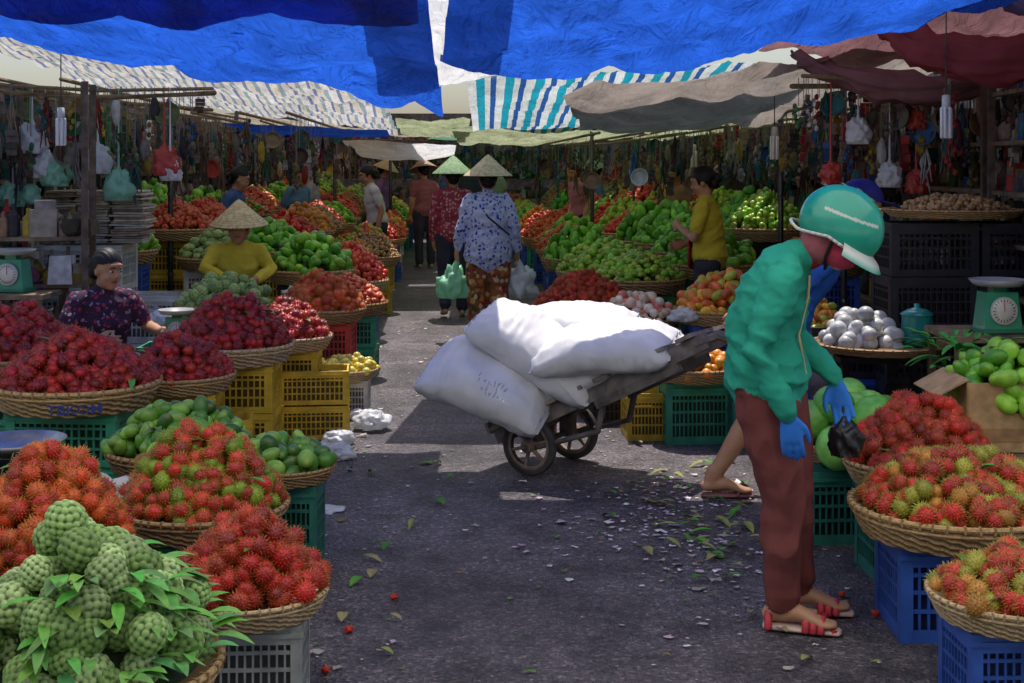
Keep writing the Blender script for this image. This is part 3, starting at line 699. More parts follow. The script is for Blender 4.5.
def sack(name,c,axis,L_,W_,T_,roll=0,parent=None,seed=0,prints=False,bend=0.0):
    nu,nv=84,56; ax_=V3(*axis);ax_/=np.linalg.norm(ax_); n0=V3(0,0,1); n0=n0-ax_*n0.dot(ax_);n0/=np.linalg.norm(n0); w0=np.cross(n0,ax_)
    cr,sr=math.cos(roll),math.sin(roll); w=w0*cr+n0*sr; n=n0*cr-w0*sr
    V=[]
    for i in range(nu+1):
        t=-1+2*i/nu; t=math.copysign(abs(t)**.85,t); e=abs(t)
        we=W_*(.93+.07*(1-e**2)-.10*e**12) ; te=T_*(1-e**4.0)**.5+.004 if e<.97 else .010
        te=max(te,.008)
        for j in range(nv):
            a=2*math.pi*j/nv; ca,sa=math.cos(a),math.sin(a)
            y=math.copysign(abs(ca)**.62,ca)*we; z=math.copysign(abs(sa)**.95,sa)*te
            p=V3(t*L_,y,z)
            q=Vector((p[0]*5+seed,p[1]*5,p[2]*5)); k=noise.noise(q)*.018
            rd=noise.noise(Vector((p[0]*8+seed,p[1]*20,p[2]*9+seed))); k+=(.5-abs(rd))*.022-.008
            rd=noise.noise(Vector((p[0]*20+seed,p[1]*12+p[0]*14,p[2]*9))); k+=(.5-abs(rd))*.010-.004
            k+= .009*e**4*math.sin(y*95+seed+3*noise.noise(q))
            d=-bend*(t*t)
            V.append(ax_*p[0]+w*(p[1]+.5*k)+n*(p[2]+k*(1 if z>0 else .4)+d))
    f=[]
    for i in range(nu):
        for j in range(nv):
            j2=(j+1)%nv; f.append([i*nv+j,i*nv+j2,(i+1)*nv+j2,(i+1)*nv+j])
    mb=MB(); mb.add(V,np.array(f),(.72,.71,.72)); 
    mb.add(V[:nv],np.array([[j,(j+1)%nv,nv-1-j] for j in range(nv//2-1)]),(.7,.7,.7)); mb.add(V[-nv:],np.array([[j,(j+1)%nv,nv-1-j] for j in range(nv//2-1)]),(.7,.7,.7))
    Va=np.array(V).reshape(nu+1,nv,3)
    for i0 in(2,nu-2):
        pts=[Va[i0,j] for j in range(2,nv//2-1,2)]
        for a_,b_ in zip(pts[:-1:2],pts[1::2]): mb.tube([a_+n*.004,b_+n*.004],.0028,(.35,.4,.55),5)
    o=mb.obj(name,M_sack,parent,True,loc=c)
    if prints:
        mb=MB(); r2=random.Random(4); cd=V3(0,-.75,.65); mid=Va[nu//2]; jb=int(np.argmax((mid-mid.mean(0))@cd))
        def pt(i_,j_):
            a=int(i_);j_=j_%nv;b=int(j_); fa=i_-a; fb=j_-b
            p=Va[min(a,nu),b]*(1-fa)*(1-fb)+Va[min(a+1,nu),b]*fa*(1-fb)+Va[min(a,nu),(b+1)%nv]*(1-fa)*fb+Va[min(a+1,nu),(b+1)%nv]*fa*fb
            return p
        for row,(jo,sc,k0,k1) in enumerate(((-.5,.8,4,11),(2,.6,5,12))):
            for k in range(k0,k1):
                i=30+k*2.4
                for st in range(3):
                    i0=i+r2.uniform(0,1.3); j0=jb+jo+r2.uniform(-.6,.6)*sc
                    p0=pt(i0,j0); p1=pt(i0+r2.uniform(-.3,.8),j0+r2.choice([-1.2,.0,1.2])*sc); out=cd*.002
                    mb.tube([p0+out,(p0+p1)/2+out*1.3,p1+out],.0022,(.42,.45,.66),5)
        mb.obj('faded_print',M_mat,o)
    return o
sack('rice_sack',(-.11,7.14,.475),(.80,-.2,-.28),.34,.23,.125,.45,None,3,True,.05)
sack('rice_sack',(.15,7.18,.635),(.70,-.2,-.42),.37,.22,.115,.35,None,11,False,.03)
sack('rice_sack',(.47,7.0,.67),(.85,-.30,.10),.36,.22,.105,.22,None,23,False,.035)
sack('rice_sack',(.28,7.42,.725),(.85,-.3,.06),.38,.22,.10,.15,None,37,False,.03)
sack('rice_sack',(.34,7.22,.47),(.8,-.48,.42),.36,.24,.10,.0,None,41,False,.02)
# ---------------------------------------------------------------- PEOPLE
c_teal=mat_cloth('jacket_teal',(.02,.33,.23)); c_maroon=mat_cloth('trousers_maroon',(.18,.05,.046)); c_glove=mat_cloth('glove_blue',(.03,.2,.72),rough=.6)
c_collar=mat_cloth('scarf_dark',(.25,.02,.03))
J=pose(upd=dict(pelvis=(0,-.03,.87),waist=(0,-.05,1.0),chest=(0,-.01,1.13),top=(0,.035,1.235),neck=(0,.10,1.28),head=(0,.215,1.345),
  shR=(.155,.04,1.215),elR=(.215,-.05,.96),wrR=(.205,.055,.75),shL=(-.15,.055,1.215),elL=(-.2,.05,.97),wrL=(-.13,.20,.82),
  hipR=(.08,-.03,.82),knR=(.085,.035,.46),anR=(.09,.02,.10),toR=(.10,.17,.035),hipL=(-.08,-.02,.82),knL=(-.09,.06,.46),anL=(-.10,.06,.10),toL=(-.11,.21,.035)))
wm,hl,Hm=human('shopper_in_helmet',(.915,4.86,0),math.radians(-104),J,dict(skin=SKIN,shirt=c_teal,pants=c_maroon,glove=c_glove,collar=c_collar),hp=(.62,-.15),hair=False,vox=.0058,handlab='glove',shirtlen=.09,pantw=1.05,bulk=1.08,curl=.3,collar='collar',hdR=(0,.12,-1),hdL=(.1,.25,-.95),wr=.013)
# helmet, mask
mb=MB(); v,f=ICO[6]
q=v*np.array([.125,.148,.135])+np.array([0,-.012,.03]); low=-.01-.045*np.clip(-q[:,1]/.1,0,1); keep=q[:,2]>low; fk=f[keep[f].all(1)]
hc=J['head']; HG=(.01,.32,.23); HW=(.5,.56,.52)
qa=np.abs(q[:,0]); band=(q[:,2]>.045+.25*q[:,1]+.03)&(q[:,2]<.055+.25*q[:,1]+.03)&(qa>.05)&(q[:,1]>-.08)
col=np.where(band[:,None],np.array(HW)[None],np.array(HG)[None])
mb.add(hc+q@Hm.T,fk,col)
a=np.linspace(0,2*math.pi,49)
ringp=[hc+Hm@V3(.127*math.cos(t),.15*math.sin(t)-.012,-.01-.045*min(1,max(0,-math.sin(t)*1.5))) for t in a]
for i in range(48): mb.tube([ringp[i],ringp[i+1]],.006,(.6,.62,.6),6,cap=False)
# peak
V=[];nn_=16
for i in range(nn_+1):
    t=math.pi*(.12+.76*i/nn_)
    for r,z in((1.0,.004),(1.25,-.012),(1.40,-.03)):
        V.append(hc+Hm@V3(.122*r*math.cos(t),.145*r*math.sin(t)-.012,z))
f2=[]
for i in range(nn_):
    for j in(0,1): f2.append([i*3+j,i*3+j+1,i*3+j+4,i*3+j+3])
cc=np.array([[.6,.66,.62],[.6,.66,.62],[.02,.36,.25]]*(nn_+1)); mb.add(V,np.array(f2),cc)
for k in range(4): mb.ell(hc+Hm@V3(0,.02-.05*k,.03+.133*math.sqrt(max(0,1-((.032-.05*k)/.148)**2))),(.012,.018,.006),(.01,.1,.08),2,Hm)
mb.obj('helmet',M_gloss,wm,True)
mb=MB(); v,f=ICO[4]
q=v*np.array([.070,.080,.062])+np.array([0,.026,-.045]); keep=(q[:,1]>.0); mb.add(hc+q@Hm.T,f[keep[f].all(1)],(.6,.06,.14))
for sx in(-1,1): 
    mb.tube([hc+Hm@V3(sx*.066,.03,-.02),hc+Hm@V3(sx*.085,-.02,0)],.004,(.7,.7,.7),6)
    mb.tube([hc+Hm@V3(sx*.1,0,.01),hc+Hm@V3(sx*.07,.015,-.08),hc+Hm@V3(0,.03,-.125)],.006,(.02,.02,.02),6)
# nape cloth
q=v*np.array([.088,.075,.09])+np.array([0,-.03,-.05]); keep=(q[:,1]<.02); mb.add(hc+q@Hm.T,f[keep[f].all(1)],(.34,.10,.12))
mb.obj('face_mask',M_mat,wm,True)
mb=MB()   # zip, sandals
mb.tube([V3(.03,.105,.86),V3(.03,.080,1.0),V3(.03,.112,1.13),V3(.02,.116,1.2)],.005,(.6,.5,.25),6)
for s in(1,-1):
    a_=J['anR'] if s>0 else J['anL']; t_=J['toR'] if s>0 else J['toL']; d=(t_-a_); d[2]=0; d/=np.linalg.norm(d); sd=np.cross(d,(0,0,1))
    mb.tube([V3(a_[0],a_[1],.014)-d*.045,V3(a_[0],a_[1],.014)+d*.06,V3(t_[0],t_[1],.012)+d*.045],[(.036,.014),(.042,.012),(.038,.010)],(.7,.5,.45),14,side=sd)
    for o_,hh in((.09,.056),(.115,.05),(.14,.042),(-.035,.06)):
        c_=V3(a_[0],a_[1],0)+d*o_; pts=[c_+sd*.044*math.cos(t)+V3(0,0,.014+hh*math.sin(t)) for t in np.linspace(0,math.pi,9)]
        mb.tube(pts,[(.013,.005)]*9,(.6,.05,.07),6,side=d)
mb.obj('sandals_and_zip',M_plas,wm,True)
wl=J['wrL']; b=crumple('plastic_bag',(0,0,0),.07,M_bagk,(.75,.75,1.1)); b.parent=wm; b.location=(wl[0]+.01,wl[1]+.035,wl[2]-.21)
mb=MB(); mb.tube([wl+V3(.01,.03,-.13),wl+V3(.012,.028,-.08)],[.02,.008],(.02,.02,.02),8); mb.obj('bag_neck',M_bagk,wm,True)
# cart puller (striding right, arms trailing to the handles)
c_navy=mat_cloth('shirt_blue',(.02,.10,.45)); c_gp=mat_cloth('shorts_grey',(.12,.10,.16))
J2=pose(upd=dict(pelvis=(0,.0,.83),waist=(0,.06,.95),chest=(0,.15,1.08),top=(0,.24,1.17),neck=(0,.29,1.22),head=(0,.38,1.37),
 shR=(.16,.21,1.15),elR=(.22,.0,.98),wrR=(.2,-.17,.80),shL=(-.16,.21,1.15),elL=(-.22,.0,.98),wrL=(-.24,-.15,.84),
 hipR=(.08,-.02,.79),knR=(.09,-.14,.42),anR=(.09,-.34,.10),toR=(.09,-.20,.035),hipL=(-.08,.02,.79),knL=(-.09,.22,.45),anL=(-.09,.24,.085),toL=(-.1,.38,.03)))
pw,hl2,Hm2=human('cart_puller',(1.30,6.72,0),math.radians(-92),J2,dict(skin=SKIN,shirt=c_navy,pants=c_gp),hp=(.15,0),vox=.009,bare=True,sleeve='short',curl=.9)
mb=MB(); v,f=ICO[3]; q=v*np.array([.092,.11,.1])+np.array([0,-.015,.04]); keep=q[:,2]>.03; mb.add(J2['head']+q@Hm2.T,f[keep[f].all(1)],(.02,.02,.14))
mb.tube([hl2(0,.07,.045),hl2(0,.13,.04),hl2(0,.17,.028)],[(.08,.008),(.075,.006),(.05,.005)],(.02,.02,.14),14,side=(1,0,0)); mb.obj('cap',M_mat,pw,True)
mb=MB()
for a_,t_ in((J2['anR'],J2['toR']),(J2['anL'],J2['toL'])): mb.tube([V3(a_[0],a_[1]-.05,.012),V3(a_[0],a_[1]+.05,.012),V3(t_[0],t_[1]+.04,.012)],[(.034,.012),(.038,.011),(.04,.01)],(.25,.1,.1),12,side=(1,0,0)); mb.tube([V3(t_[0]-.04,t_[1]-.03,.02),V3(t_[0],t_[1]-.01,.05),V3(t_[0]+.04,t_[1]-.03,.02)],.006,(.3,.1,.1),6)
mb.obj('flip_flops',M_plas,pw,True)
# flower-print woman walking away with bags
c_fl=mat_cloth('blouse_flowers',(.5,.55,.8),.42,scale=32,cols=[(.04,.06,.42),(.1,.12,.55),(.65,.67,.85),(.3,.35,.7)])
c_or=mat_cloth('trousers_flowers',(.26,.09,.04),.5,scale=22,cols=[(.5,.17,.04),(.55,.34,.1),(.3,.03,.04),(.05,.08,.03),(.6,.46,.3)])
Jw=pose(upd=dict(elR=(.24,-.02,1.0),wrR=(.26,.05,.80),elL=(-.24,-.02,1.0),wrL=(-.27,.05,.82),anR=(.1,-.12,.11),knR=(.09,.0,.46),toR=(.1,.02,.03)))
w2,_,_=human('woman_carrying_bags',(-.21,12.3,0),.05,Jw,dict(skin=SKIN,shirt=c_fl,pants=c_or),hat=(.72,.58,.36),vox=.011,shirtlen=.16,pantw=1.3,bulk=1.2,wr=.012)
for sx,m in((-1,M_bagg),(1,M_bagw)):
    b=crumple('carrier_bag',(0,0,0),.15,m,(.85,.8,1.05)); b.parent=w2; b.location=(sx*.30,.06,.48)
    mb=MB(); mb.tube([V3(sx*.30,.06,.58),V3(sx*.27,.06,.73)],[.06,.012],(1,1,1),8); mb.obj('bag_handles',m,w2,True)
mb=MB(); mb.tube([V3(-.12,-.05,1.27),V3(0,-.15,1.1),V3(.18,-.1,.95)],.008,(.03,.03,.1),6); mb.obj('bag_strap',M_mat,w2)
c_red=mat_cloth('blouse_red',(.36,.05,.07),.4,scale=35,cols=[(.6,.35,.35),(.28,.02,.05)]); c_dk=mat_cloth('trousers_dark',(.04,.04,.06))
human('woman_in_green_hat',(-.60,14.3,0),.1,pose(upd=dict(anL=(-.09,-.13,.11),knL=(-.09,.0,.46),toL=(-.1,.01,.03))),dict(skin=SKIN,shirt=c_red,pants=c_dk),hat=(.25,.4,.2),vox=.013,wr=.009)
# seated sellers left
c_dfl=mat_cloth('blouse_dark_flowers',(.05,.025,.05),.38,scale=38,cols=[(.35,.05,.08),(.3,.22,.3),(.07,.04,.1)])
human('seated_fruit_seller',(-2.42,8.15,0),math.radians(-140),pose(True,.24,dict(elR=(.25,.14,.62),wrR=(.15,.36,.60),elL=(-.27,.12,.62),wrL=(-.22,.38,.62))),dict(skin=SKIN,shirt=c_dfl,pants=c_dk),hp=(.18,.25),vox=.0085,sleeve='short',bulk=1.12,wr=.009)
c_yel=mat_cloth('jacket_yellow',(.72,.58,.06))
s2,_,_=human('seller_in_conical_hat',(-2.1,10.6,.14),math.radians(-160),pose(True,.34,dict(elR=(.25,.2,.66),wrR=(.13,.38,.6),elL=(-.25,.16,.64),wrL=(-.1,.36,.58))),dict(skin=SKIN,shirt=c_yel,pants=c_dk),hp=(.10,-.35),hat=(.75,.6,.34),vox=.0105,bulk=1.04,wr=.010)
mb=MB()
for k in range(6): mb.box((-2.1,10.25+k*.14,.125),(1.0,.12,.025),(.3,.22,.14))
for sx in(-.4,.4): mb.box((-2.1+sx,10.6,.055),(.08,.85,.11),(.24,.17,.11))
mb.obj('wooden_pallet',M_wood)
for (x,y,z,cl) in ((-2.42,8.22,0,BLUE),(-2.1,10.68,.14,RED)):
    crate(x,y,z,.27,.34,.3,cl,0,name='plastic_stool_crate')
# standing woman in yellow right
c_ye2=mat_cloth('shirt_yellow_green',(.6,.5,.04))
wy,hly,Hmy=human('woman_in_yellow_shirt',(1.52,10.75,0),math.radians(70),pose(False,.06,upd=dict(elR=(.22,.05,1.0),wrR=(.12,.22,.95),elL=(-.22,.08,1.0),wrL=(-.06,.22,1.08))),dict(skin=SKIN,shirt=c_ye2,pants=c_dk),hp=(.3,0.1),vox=.0105,sleeve='short',bulk=1.04,wr=.010)
mb=MB(); mb.tube([V3(-.05,.14,.78),V3(.0,.15,.95),V3(.04,.14,1.1)],[(.1,.012),(.08,.01),(.05,.008)],(.45,.04,.04),10); mb.obj('red_apron',M_mat,wy,True)
# other figures
def extra(nm,x,y,yaw,cl,seated=False,hat=None,ln=.1):
    m=mat_cloth('cloth_'+nm,cl)
    return human(nm,(x,y,0),math.radians(yaw),pose(seated,ln),dict(skin=SKIN,shirt=m,pants=c_dk),hp=(.3,.1),hat=hat,vox=.016,sleeve='short',wr=.008)
extra('man_in_white_shirt',-1.62,16.9,110,(.6,.6,.63),ln=.2)
extra('seller_in_blue_shirt',-2.85,13.9,-100,(.06,.12,.3),ln=.25)
extra('seller_in_teal_shirt',-2.6,16.6,-120,(.1,.2,.3),ln=.2)
extra('seller_in_brown_shirt',2.0,16.6,120,(.3,.17,.1))
extra('shopper_in_brown_hat',-1.28,20.6,20,(.28,.1,.1),hat=(.4,.28,.16))
extra('seller_in_green_shirt',2.9,13.2,110,(.05,.22,.1),ln=.25)
extra('seller_in_pink_shirt',.95,19.5,120,(.4,.17,.22))
extra('seller_in_grey_shirt',-2.75,19.0,-90,(.35,.37,.4)); extra('seller_in_straw_hat',1.35,22.0,100,(.2,.28,.45),hat=(.6,.48,.28)); extra('seller_in_purple_shirt',-2.1,22.5,-100,(.25,.12,.3),hat=(.6,.48,.28))
extra('shopper_in_dark_shirt',-.75,24.5,10,(.08,.08,.12)); extra('shopper_in_blue_shirt',-1.15,26.0,170,(.12,.2,.4),hat=(.6,.5,.3)); extra('shopper_in_cream_shirt',-.3,25.5,30,(.5,.45,.36))
# ---------------------------------------------------------------- TARPS
def tarp(name,NL,NR,FR,FL,mat,sag=.1,esag=0,wr=.03,nx=100,ny=70,fold=.0,seed=0,scal=0):
    NL,NR,FR,FL=[V3(*p) for p in(NL,NR,FR,FL)]
    V=[];UV=[]
    for j in range(ny+1):
        v=j/ny
        for i in range(nx+1):
            u_=i/nx; p=(NL*(1-u_)+NR*u_)*(1-v)+(FL*(1-u_)+FR*u_)*v
            p=p.copy(); p[2]-=sag*4*u_*(1-u_)*4*v*(1-v)+esag*4*u_*(1-u_)*v*v
            q=Vector((p[0]*1.3+seed,p[1]*1.3,0)); p[2]+=wr*(noise.noise(q)*1.4+.7*noise.noise(q*3.1)+.4*(.5-abs(noise.noise(q*7)))+.2*noise.noise(q*15))
            p[2]+=fold*(1-2*abs(math.sin((p[0]*.8+p[1]*.35)*5+2.6*noise.noise(q*.8))))
            if scal: p[2]-=scal*v**4*abs(math.sin(u_*math.pi*scal_n)); 
            p[1]+=.05*noise.noise(Vector((p[0]*2,seed,v))); V.append(p)
    me=bpy.data.meshes.new(name); f=[]
    for j in range(ny):
        for i in range(nx): a=j*(nx+1)+i; f.append((a,a+1,a+nx+2,a+nx+1))
    me.from_pydata([tuple(p) for p in V],[],f); uv=me.uv_layers.new(name='UVMap')
    li=np.array([l.vertex_index for l in me.loops]); uu=(li%(nx+1))/nx; vv=(li//(nx+1))/ny
    uv.data.foreach_set('uv',np.stack([uu,vv],1).ravel()); me.polygons.foreach_set('use_smooth',[True]*len(f)); me.materials.append(mat); me.update()
    return link(bpy.data.objects.new(name,me))
scal_n=5
t_blue=mat_tarp('tarp_blue',[(.025,.15,.85)],trans=.5,var=.5,crease=.4)
t_navy=mat_tarp('tarp_navy',[(.02,.10,.6)],trans=.4,var=.5,crease=.4)
t_str=mat_tarp('tarp_thin_stripes',[(.64,.62,.6),(.18,.22,.38),(.62,.58,.5),(.28,.36,.4)],18,0,.58,widths=[0,.35,.5,.8],var=.4)
t_turq=mat_tarp('tarp_turquoise_stripes',[(.75,.8,.8),(.02,.38,.52),(.72,.76,.74),(.03,.12,.4)],11,0,.45,widths=[0,.3,.6,.8],var=.35)
t_white=mat_tarp('sheet_white',[(.84,.84,.86)],trans=.55,var=.25)
t_thin=mat_tarp('thin_translucent_sheet',[(.93,.91,.88)],trans=.88,var=.08)
t_brown=mat_tarp('canvas_grey_brown',[(.36,.31,.28)],trans=.45,var=.5,crease=.12)
t_purp=mat_tarp('canvas_dark_red',[(.28,.14,.15)],trans=.45,var=.6,crease=.2)
t_olive=mat_tarp('canvas_olive',[(.45,.5,.3)],trans=.5,var=.5)
t_cream=mat_tarp('canvas_cream',[(.58,.5,.38)],trans=.45,var=.5)
t_dark=mat_tarp('canvas_dark',[(.24,.19,.17)],trans=.45,var=.6)
t_wall=mat_tarp('stall_cloth',[(.14,.11,.10)],trans=.2,var=.7)
t_green=mat_tarp('tarp_green',[(.2,.42,.28)],trans=.45,var=.5)
tarp('blue_tarpaulin',(-.2,5.15,2.36),(2.75,5.15,2.60),(2.58,7.38,2.46),(-.38,7.38,2.10),t_blue,.06,.14,.035,fold=.04,scal=.03)
tarp('blue_tarpaulin',(-3.3,5.15,2.50),(-.34,5.15,2.30),(-.41,8.4,1.92),(-3.25,8.4,2.38),t_blue,.05,.0,.04,fold=.042,seed=9,scal=.03)
tarp('navy_tarpaulin',(-3.2,5.2,2.42),(-.36,5.2,2.26),(-.40,6.0,2.205),(-2.75,6.0,2.235),t_navy,.0,.03,.03,fold=.026,seed=4)
tarp('added_light_diffuser',(-3.4,1.2,2.85),(3.4,1.2,2.85),(3.4,5.3,2.72),(-3.4,5.3,2.70),t_thin,.06,.0,.04,fold=.02,seed=40)  # unseen sheet, added to spread soft light over the foreground
tarp('striped_tarpaulin',(-4.5,9.3,2.74),(-1.02,9.4,2.18),(-1.42,18,1.95),(-4.9,18,2.42),t_str,.05,0,.05,fold=.035,seed=6)
tarp('striped_awning',(-.34,10.3,2.23),(2.2,10.5,2.34),(1.9,14.2,2.03),(-.40,14.4,1.92),t_turq,.05,.06,.04,fold=.02,seed=12)
tarp('white_plastic_sheet',(-.75,8.9,2.62),(.25,8.9,2.62),(.1,10.0,2.3),(-.62,10.2,2.14),t_white,.0,.04,.05,seed=15)
tarp('added_gap_diffuser',(-.62,5.0,2.62),(.08,5.0,2.62),(-.1,8.0,2.42),(-.75,8.0,2.42),t_white,.0,.04,.04,seed=16)  # white sheet added above the tarp gap to soften the sun strip
tarp('grey_brown_canvas',(.33,9.3,2.05),(3.1,9.2,2.42),(3.2,12.2,2.05),(.62,12.2,1.86),t_brown,.04,.05,.03,fold=.03,seed=18)
tarp('dark_red_canvas',(2.2,7.2,2.95),(4.6,7.2,2.85),(4.4,9.6,2.3),(1.7,9.7,2.40),t_purp,.06,.08,.05,fold=.035,seed=19)
tarp('olive_canvas',(-.66,14.7,1.95),(3.3,12.3,2.06),(3.6,20,2.1),(-.75,20,1.82),t_olive,.04,.06,.04,fold=.03,seed=21)
tarp('olive_canvas',(-1.3,15.6,2.06),(-.46,15.6,2.04),(-.62,18.5,1.95),(-1.5,18.5,1.95),t_olive,.03,.03,.04,40,30,fold=.02,seed=22)
tarp('white_cloth_awning',(-2.3,18.6,1.86),(-.75,18.8,1.80),(-.85,20.6,1.68),(-2.2,20.4,1.66),t_white,.05,.08,.02,30,20)
tarp('cream_canvas',(-5.2,18.3,2.35),(-1.35,18.3,1.95),(-1.1,28,2.05),(-6,28,2.4),t_cream,.04,0,.04,fold=.015,seed=31)
tarp('green_tarpaulin',(-1.3,21,1.92),(4,20.3,2.1),(4,29,2.3),(-1.6,29,2.0),t_green,.04,0,.04,seed=33)
tarp('dark_canvas_roof',(2.75,5.5,2.75),(4.5,5.5,2.7),(4.5,8.0,2.5),(2.75,7.2,2.6),t_dark,.03,0,.04,seed=36)
tarp('dark_canvas_roof',(3.0,12.2,2.1),(5,12.2,2.3),(5,29,2.4),(3.2,29,2.2),t_dark,.03,0,.04,seed=38)
tarp('blue_awning',(-2.9,14.0,1.98),(-1.3,14.6,1.90),(-1.35,15.6,1.86),(-2.9,15.2,1.90),t_blue,.0,.04,.02,30,20)
# red/brown bundled cloths hanging at right
def bundle(name,pts,r,col):
    v,f=tube(pts,[(r*k,r*k) for k in(.5,1,1.15,1,.6)][:len(pts)],(0,1,0),20)
    mb=MB(); mb.add(v,f,col); o=mb.obj(name,mat_cloth('cloth_'+name,col),None,True)
    md=o.modifiers.new('s','SUBSURF'); md.levels=2; md.render_levels=2
    tx=bpy.data.textures.new('n','CLOUDS'); tx.noise_scale=.09; d=o.modifiers.new('d','DISPLACE'); d.texture=tx; d.strength=.17
    return o
bundle('rolled_awning_cloth',[(2.2,8.2,2.35),(2.5,8.0,2.17),(2.8,7.9,2.14),(3.1,7.8,2.22),(3.5,7.7,2.4)],.12,(.24,.04,.05))
bundle('rolled_awning_cloth',[(1.9,9.4,2.3),(2.2,9.2,2.12),(2.6,9.0,2.04),(2.9,9.0,2.06),(3.3,9.0,2.2)],.09,(.2,.09,.10))
bundle('rolled_awning_cloth',[(2.55,7.4,2.5),(2.8,7.2,2.36),(3.1,7.2,2.3),(3.3,7.1,2.36),(3.6,7.0,2.5)],.09,(.12,.07,.16))
# ---------------------------------------------------------------- stalls walls, racks, hanging goods
PAL=[(.45,.05,.04),(.05,.15,.35),(.5,.42,.34),(.08,.25,.1),(.5,.36,.06),(.6,.6,.58),(.08,.08,.09),(.3,.18,.1),(.25,.08,.12),(.05,.2,.2),(.2,.22,.1),(.42,.32,.22),(.15,.1,.08),(.12,.1,.06),(.1,.09,.1),(.3,.28,.25),(.2,.14,.1),(.35,.3,.24)]
def item(mb,x,y,z,r=None,hang=False):
    c=np.array(rnd.choice(PAL))*rnd.uniform(.35,1.0); k=rnd.random(); rt=eul(0,0,rnd.uniform(-.4,.4))
    if k<.4: h=rnd.uniform(.05,.2); mb.box((x,y,z+h/2),(rnd.uniform(.06,.17),rnd.uniform(.08,.16),h),c,rt,taper=rnd.uniform(.85,1)); 
    elif k<.65: h=rnd.uniform(.05,.11); mb.ell((x,y,z+h*.8),(h*rnd.uniform(.6,1),h*.8,h),c,2,rt,jit=.12)
    else: h=rnd.uniform(.1,.24); r=rnd.uniform(.022,.042); mb.lathe([(.001,0),(r,0),(r,h*.65),(r*.4,h*.8),(r*.4,h),(.001,h)],c,10,(x,y,z))
    if k<.25: mb.box((x+.01,y,z+h+.03),(rnd.uniform(.06,.14),.1,.06),c*.6+.1,rt)
def rack(name,x0,y0,x1,y1,zs,depth,dens=1.0):
    e=empty(name,(0,0,0)); d=V3(x1-x0,y1-y0,0); Ln=np.linalg.norm(d); d/=Ln; nrm=V3(-d[1],d[0],0); ang=math.atan2(d[1],d[0]); rt=eul(0,0,ang)
    mb=MB()
    for z in zs: mb.box((V3(x0,y0,z)+V3(x1,y1,z))/2,(Ln,depth,.025),(.22,.16,.11),rt)
    n=max(1,int(Ln/1.1))
    for k in range(n+1):
        for s in(-1,1): p=V3(x0,y0,0)+d*Ln*k/n+nrm*s*depth/2; mb.box((p[0],p[1],1.05),(.04,.04,2.1),(.16,.12,.09),rt)
    mb.obj('shelves',M_wood,e)
    mb=MB()
    for z in zs:
        s=0
        while s<Ln:
            for q in(-.38,-.1,.22):
                p=V3(x0,y0,0)+d*(s+rnd.uniform(-.04,.04))+nrm*depth*q; item(mb,p[0],p[1],z+.013)
            s+=rnd.uniform(.07,.14)/dens
    mb.obj('goods',M_mat,e)
    return e
def hanging(name,x0,y0,x1,y1,ztop,n,w=.4,sc=.75):
    mb=MB(); offs=[-w,0,w] if w>.15 else [0]
    for o_ in offs: mb.tube([(x0+o_,y0-.2,ztop),(.5*(x0+x1)+o_,.5*(y0+y1),ztop-.03),(x1+o_,y1+.2,ztop)],.014,(.25,.18,.1),6)
    for i in range(n):
        t=(i+rnd.random())/n; x=x0+(x1-x0)*t+rnd.choice(offs); y=y0+(y1-y0)*t; L_=rnd.uniform(.05,.5); z=ztop-L_
        mb.tube([(x,y,ztop),(x,y,z)],.0025,(.25,.22,.2),4,cap=False)
        c=np.array(rnd.choice(PAL))*rnd.uniform(.3,1.0); k=rnd.random()
        if k<.15: mb.ell((x,y,z-.08*sc),(.045*sc,.045*sc,rnd.uniform(.08,.14)*sc),c,2,jit=.18)
        elif k<.42: 
            for j in range(9): mb.ell((x+rnd.uniform(-.04,.04)*sc,y+rnd.uniform(-.04,.04)*sc,z-.03*j*sc),(.022*sc,.022*sc,.03*sc),c*rnd.uniform(.6,1.2),1)
        elif k<.7: # folded cloth / sachet strip
            hh=rnd.uniform(.12,.36)*sc; ww=rnd.uniform(.05,.13)*sc
            for j in range(4): mb.box((x+rnd.uniform(-.008,.008),y+.012*j,z-hh*(j+.5)/4),(ww*rnd.uniform(.7,1),.012,hh/4.4),c*rnd.uniform(.7,1.15),eul(rnd.uniform(-.2,.2),0,rnd.uniform(-.8,.8)))
        elif k<.94: # bundle of straps/strings
            for j in range(8): mb.tube([(x,y,z),(x+rnd.uniform(-.03,.03),y+rnd.uniform(-.03,.03),z-.15*sc),(x+rnd.uniform(-.05,.05),y,z-rnd.uniform(.25,.45)*sc)],[.006,.006,.004],c*rnd.uniform(.7,1.2),4)
        else: # small basket / pan
            mb.lathe([(.001,0),(.08*sc,.0),(.11*sc,.03),(.115*sc,.03),(.09*sc,-.006),(.001,-.006)],c,16,(x,y,z-.1*sc),eul(1.3,0,rnd.uniform(-1,1)))
    return mb.obj(name,M_mat)
rack('goods_rack',-3.75,9.0,-4.25,18,(.5,.85,1.15,1.45,1.75),.5,1.1); rack('goods_rack',-4.3,18.4,-4.8,28,(.5,.95,1.4,1.8),.5)
rack('goods_rack',3.25,8.9,2.95,17,(.45,.8,1.1,1.4,1.7),.5,1.1); rack('goods_rack',2.95,17.5,2.5,28,(.5,.95,1.4,1.8),.5)
rack('goods_rack',2.95,5.9,3.2,8.6,(.45,.8,1.1,1.4,1.7,2.0),.5,1.2)
rack('goods_rack',-3.9,8.9,-2.75,9.1,(.45,.8,1.1),.4,1.2)
for a in((-3.3,9.2,-3.8,18,2.12,260),(-2.3,12,-2.8,24,2.0,130),(-3.6,18,-4.4,28,2.1,100),(2.7,9.3,2.65,17,2.02,320),(2.05,12.5,1.8,24,1.92,170),(3.0,8.3,3.3,9.4,2.2,60),(1.2,13,.6,24,1.85,70)):
    hanging('hanging_goods',*a)
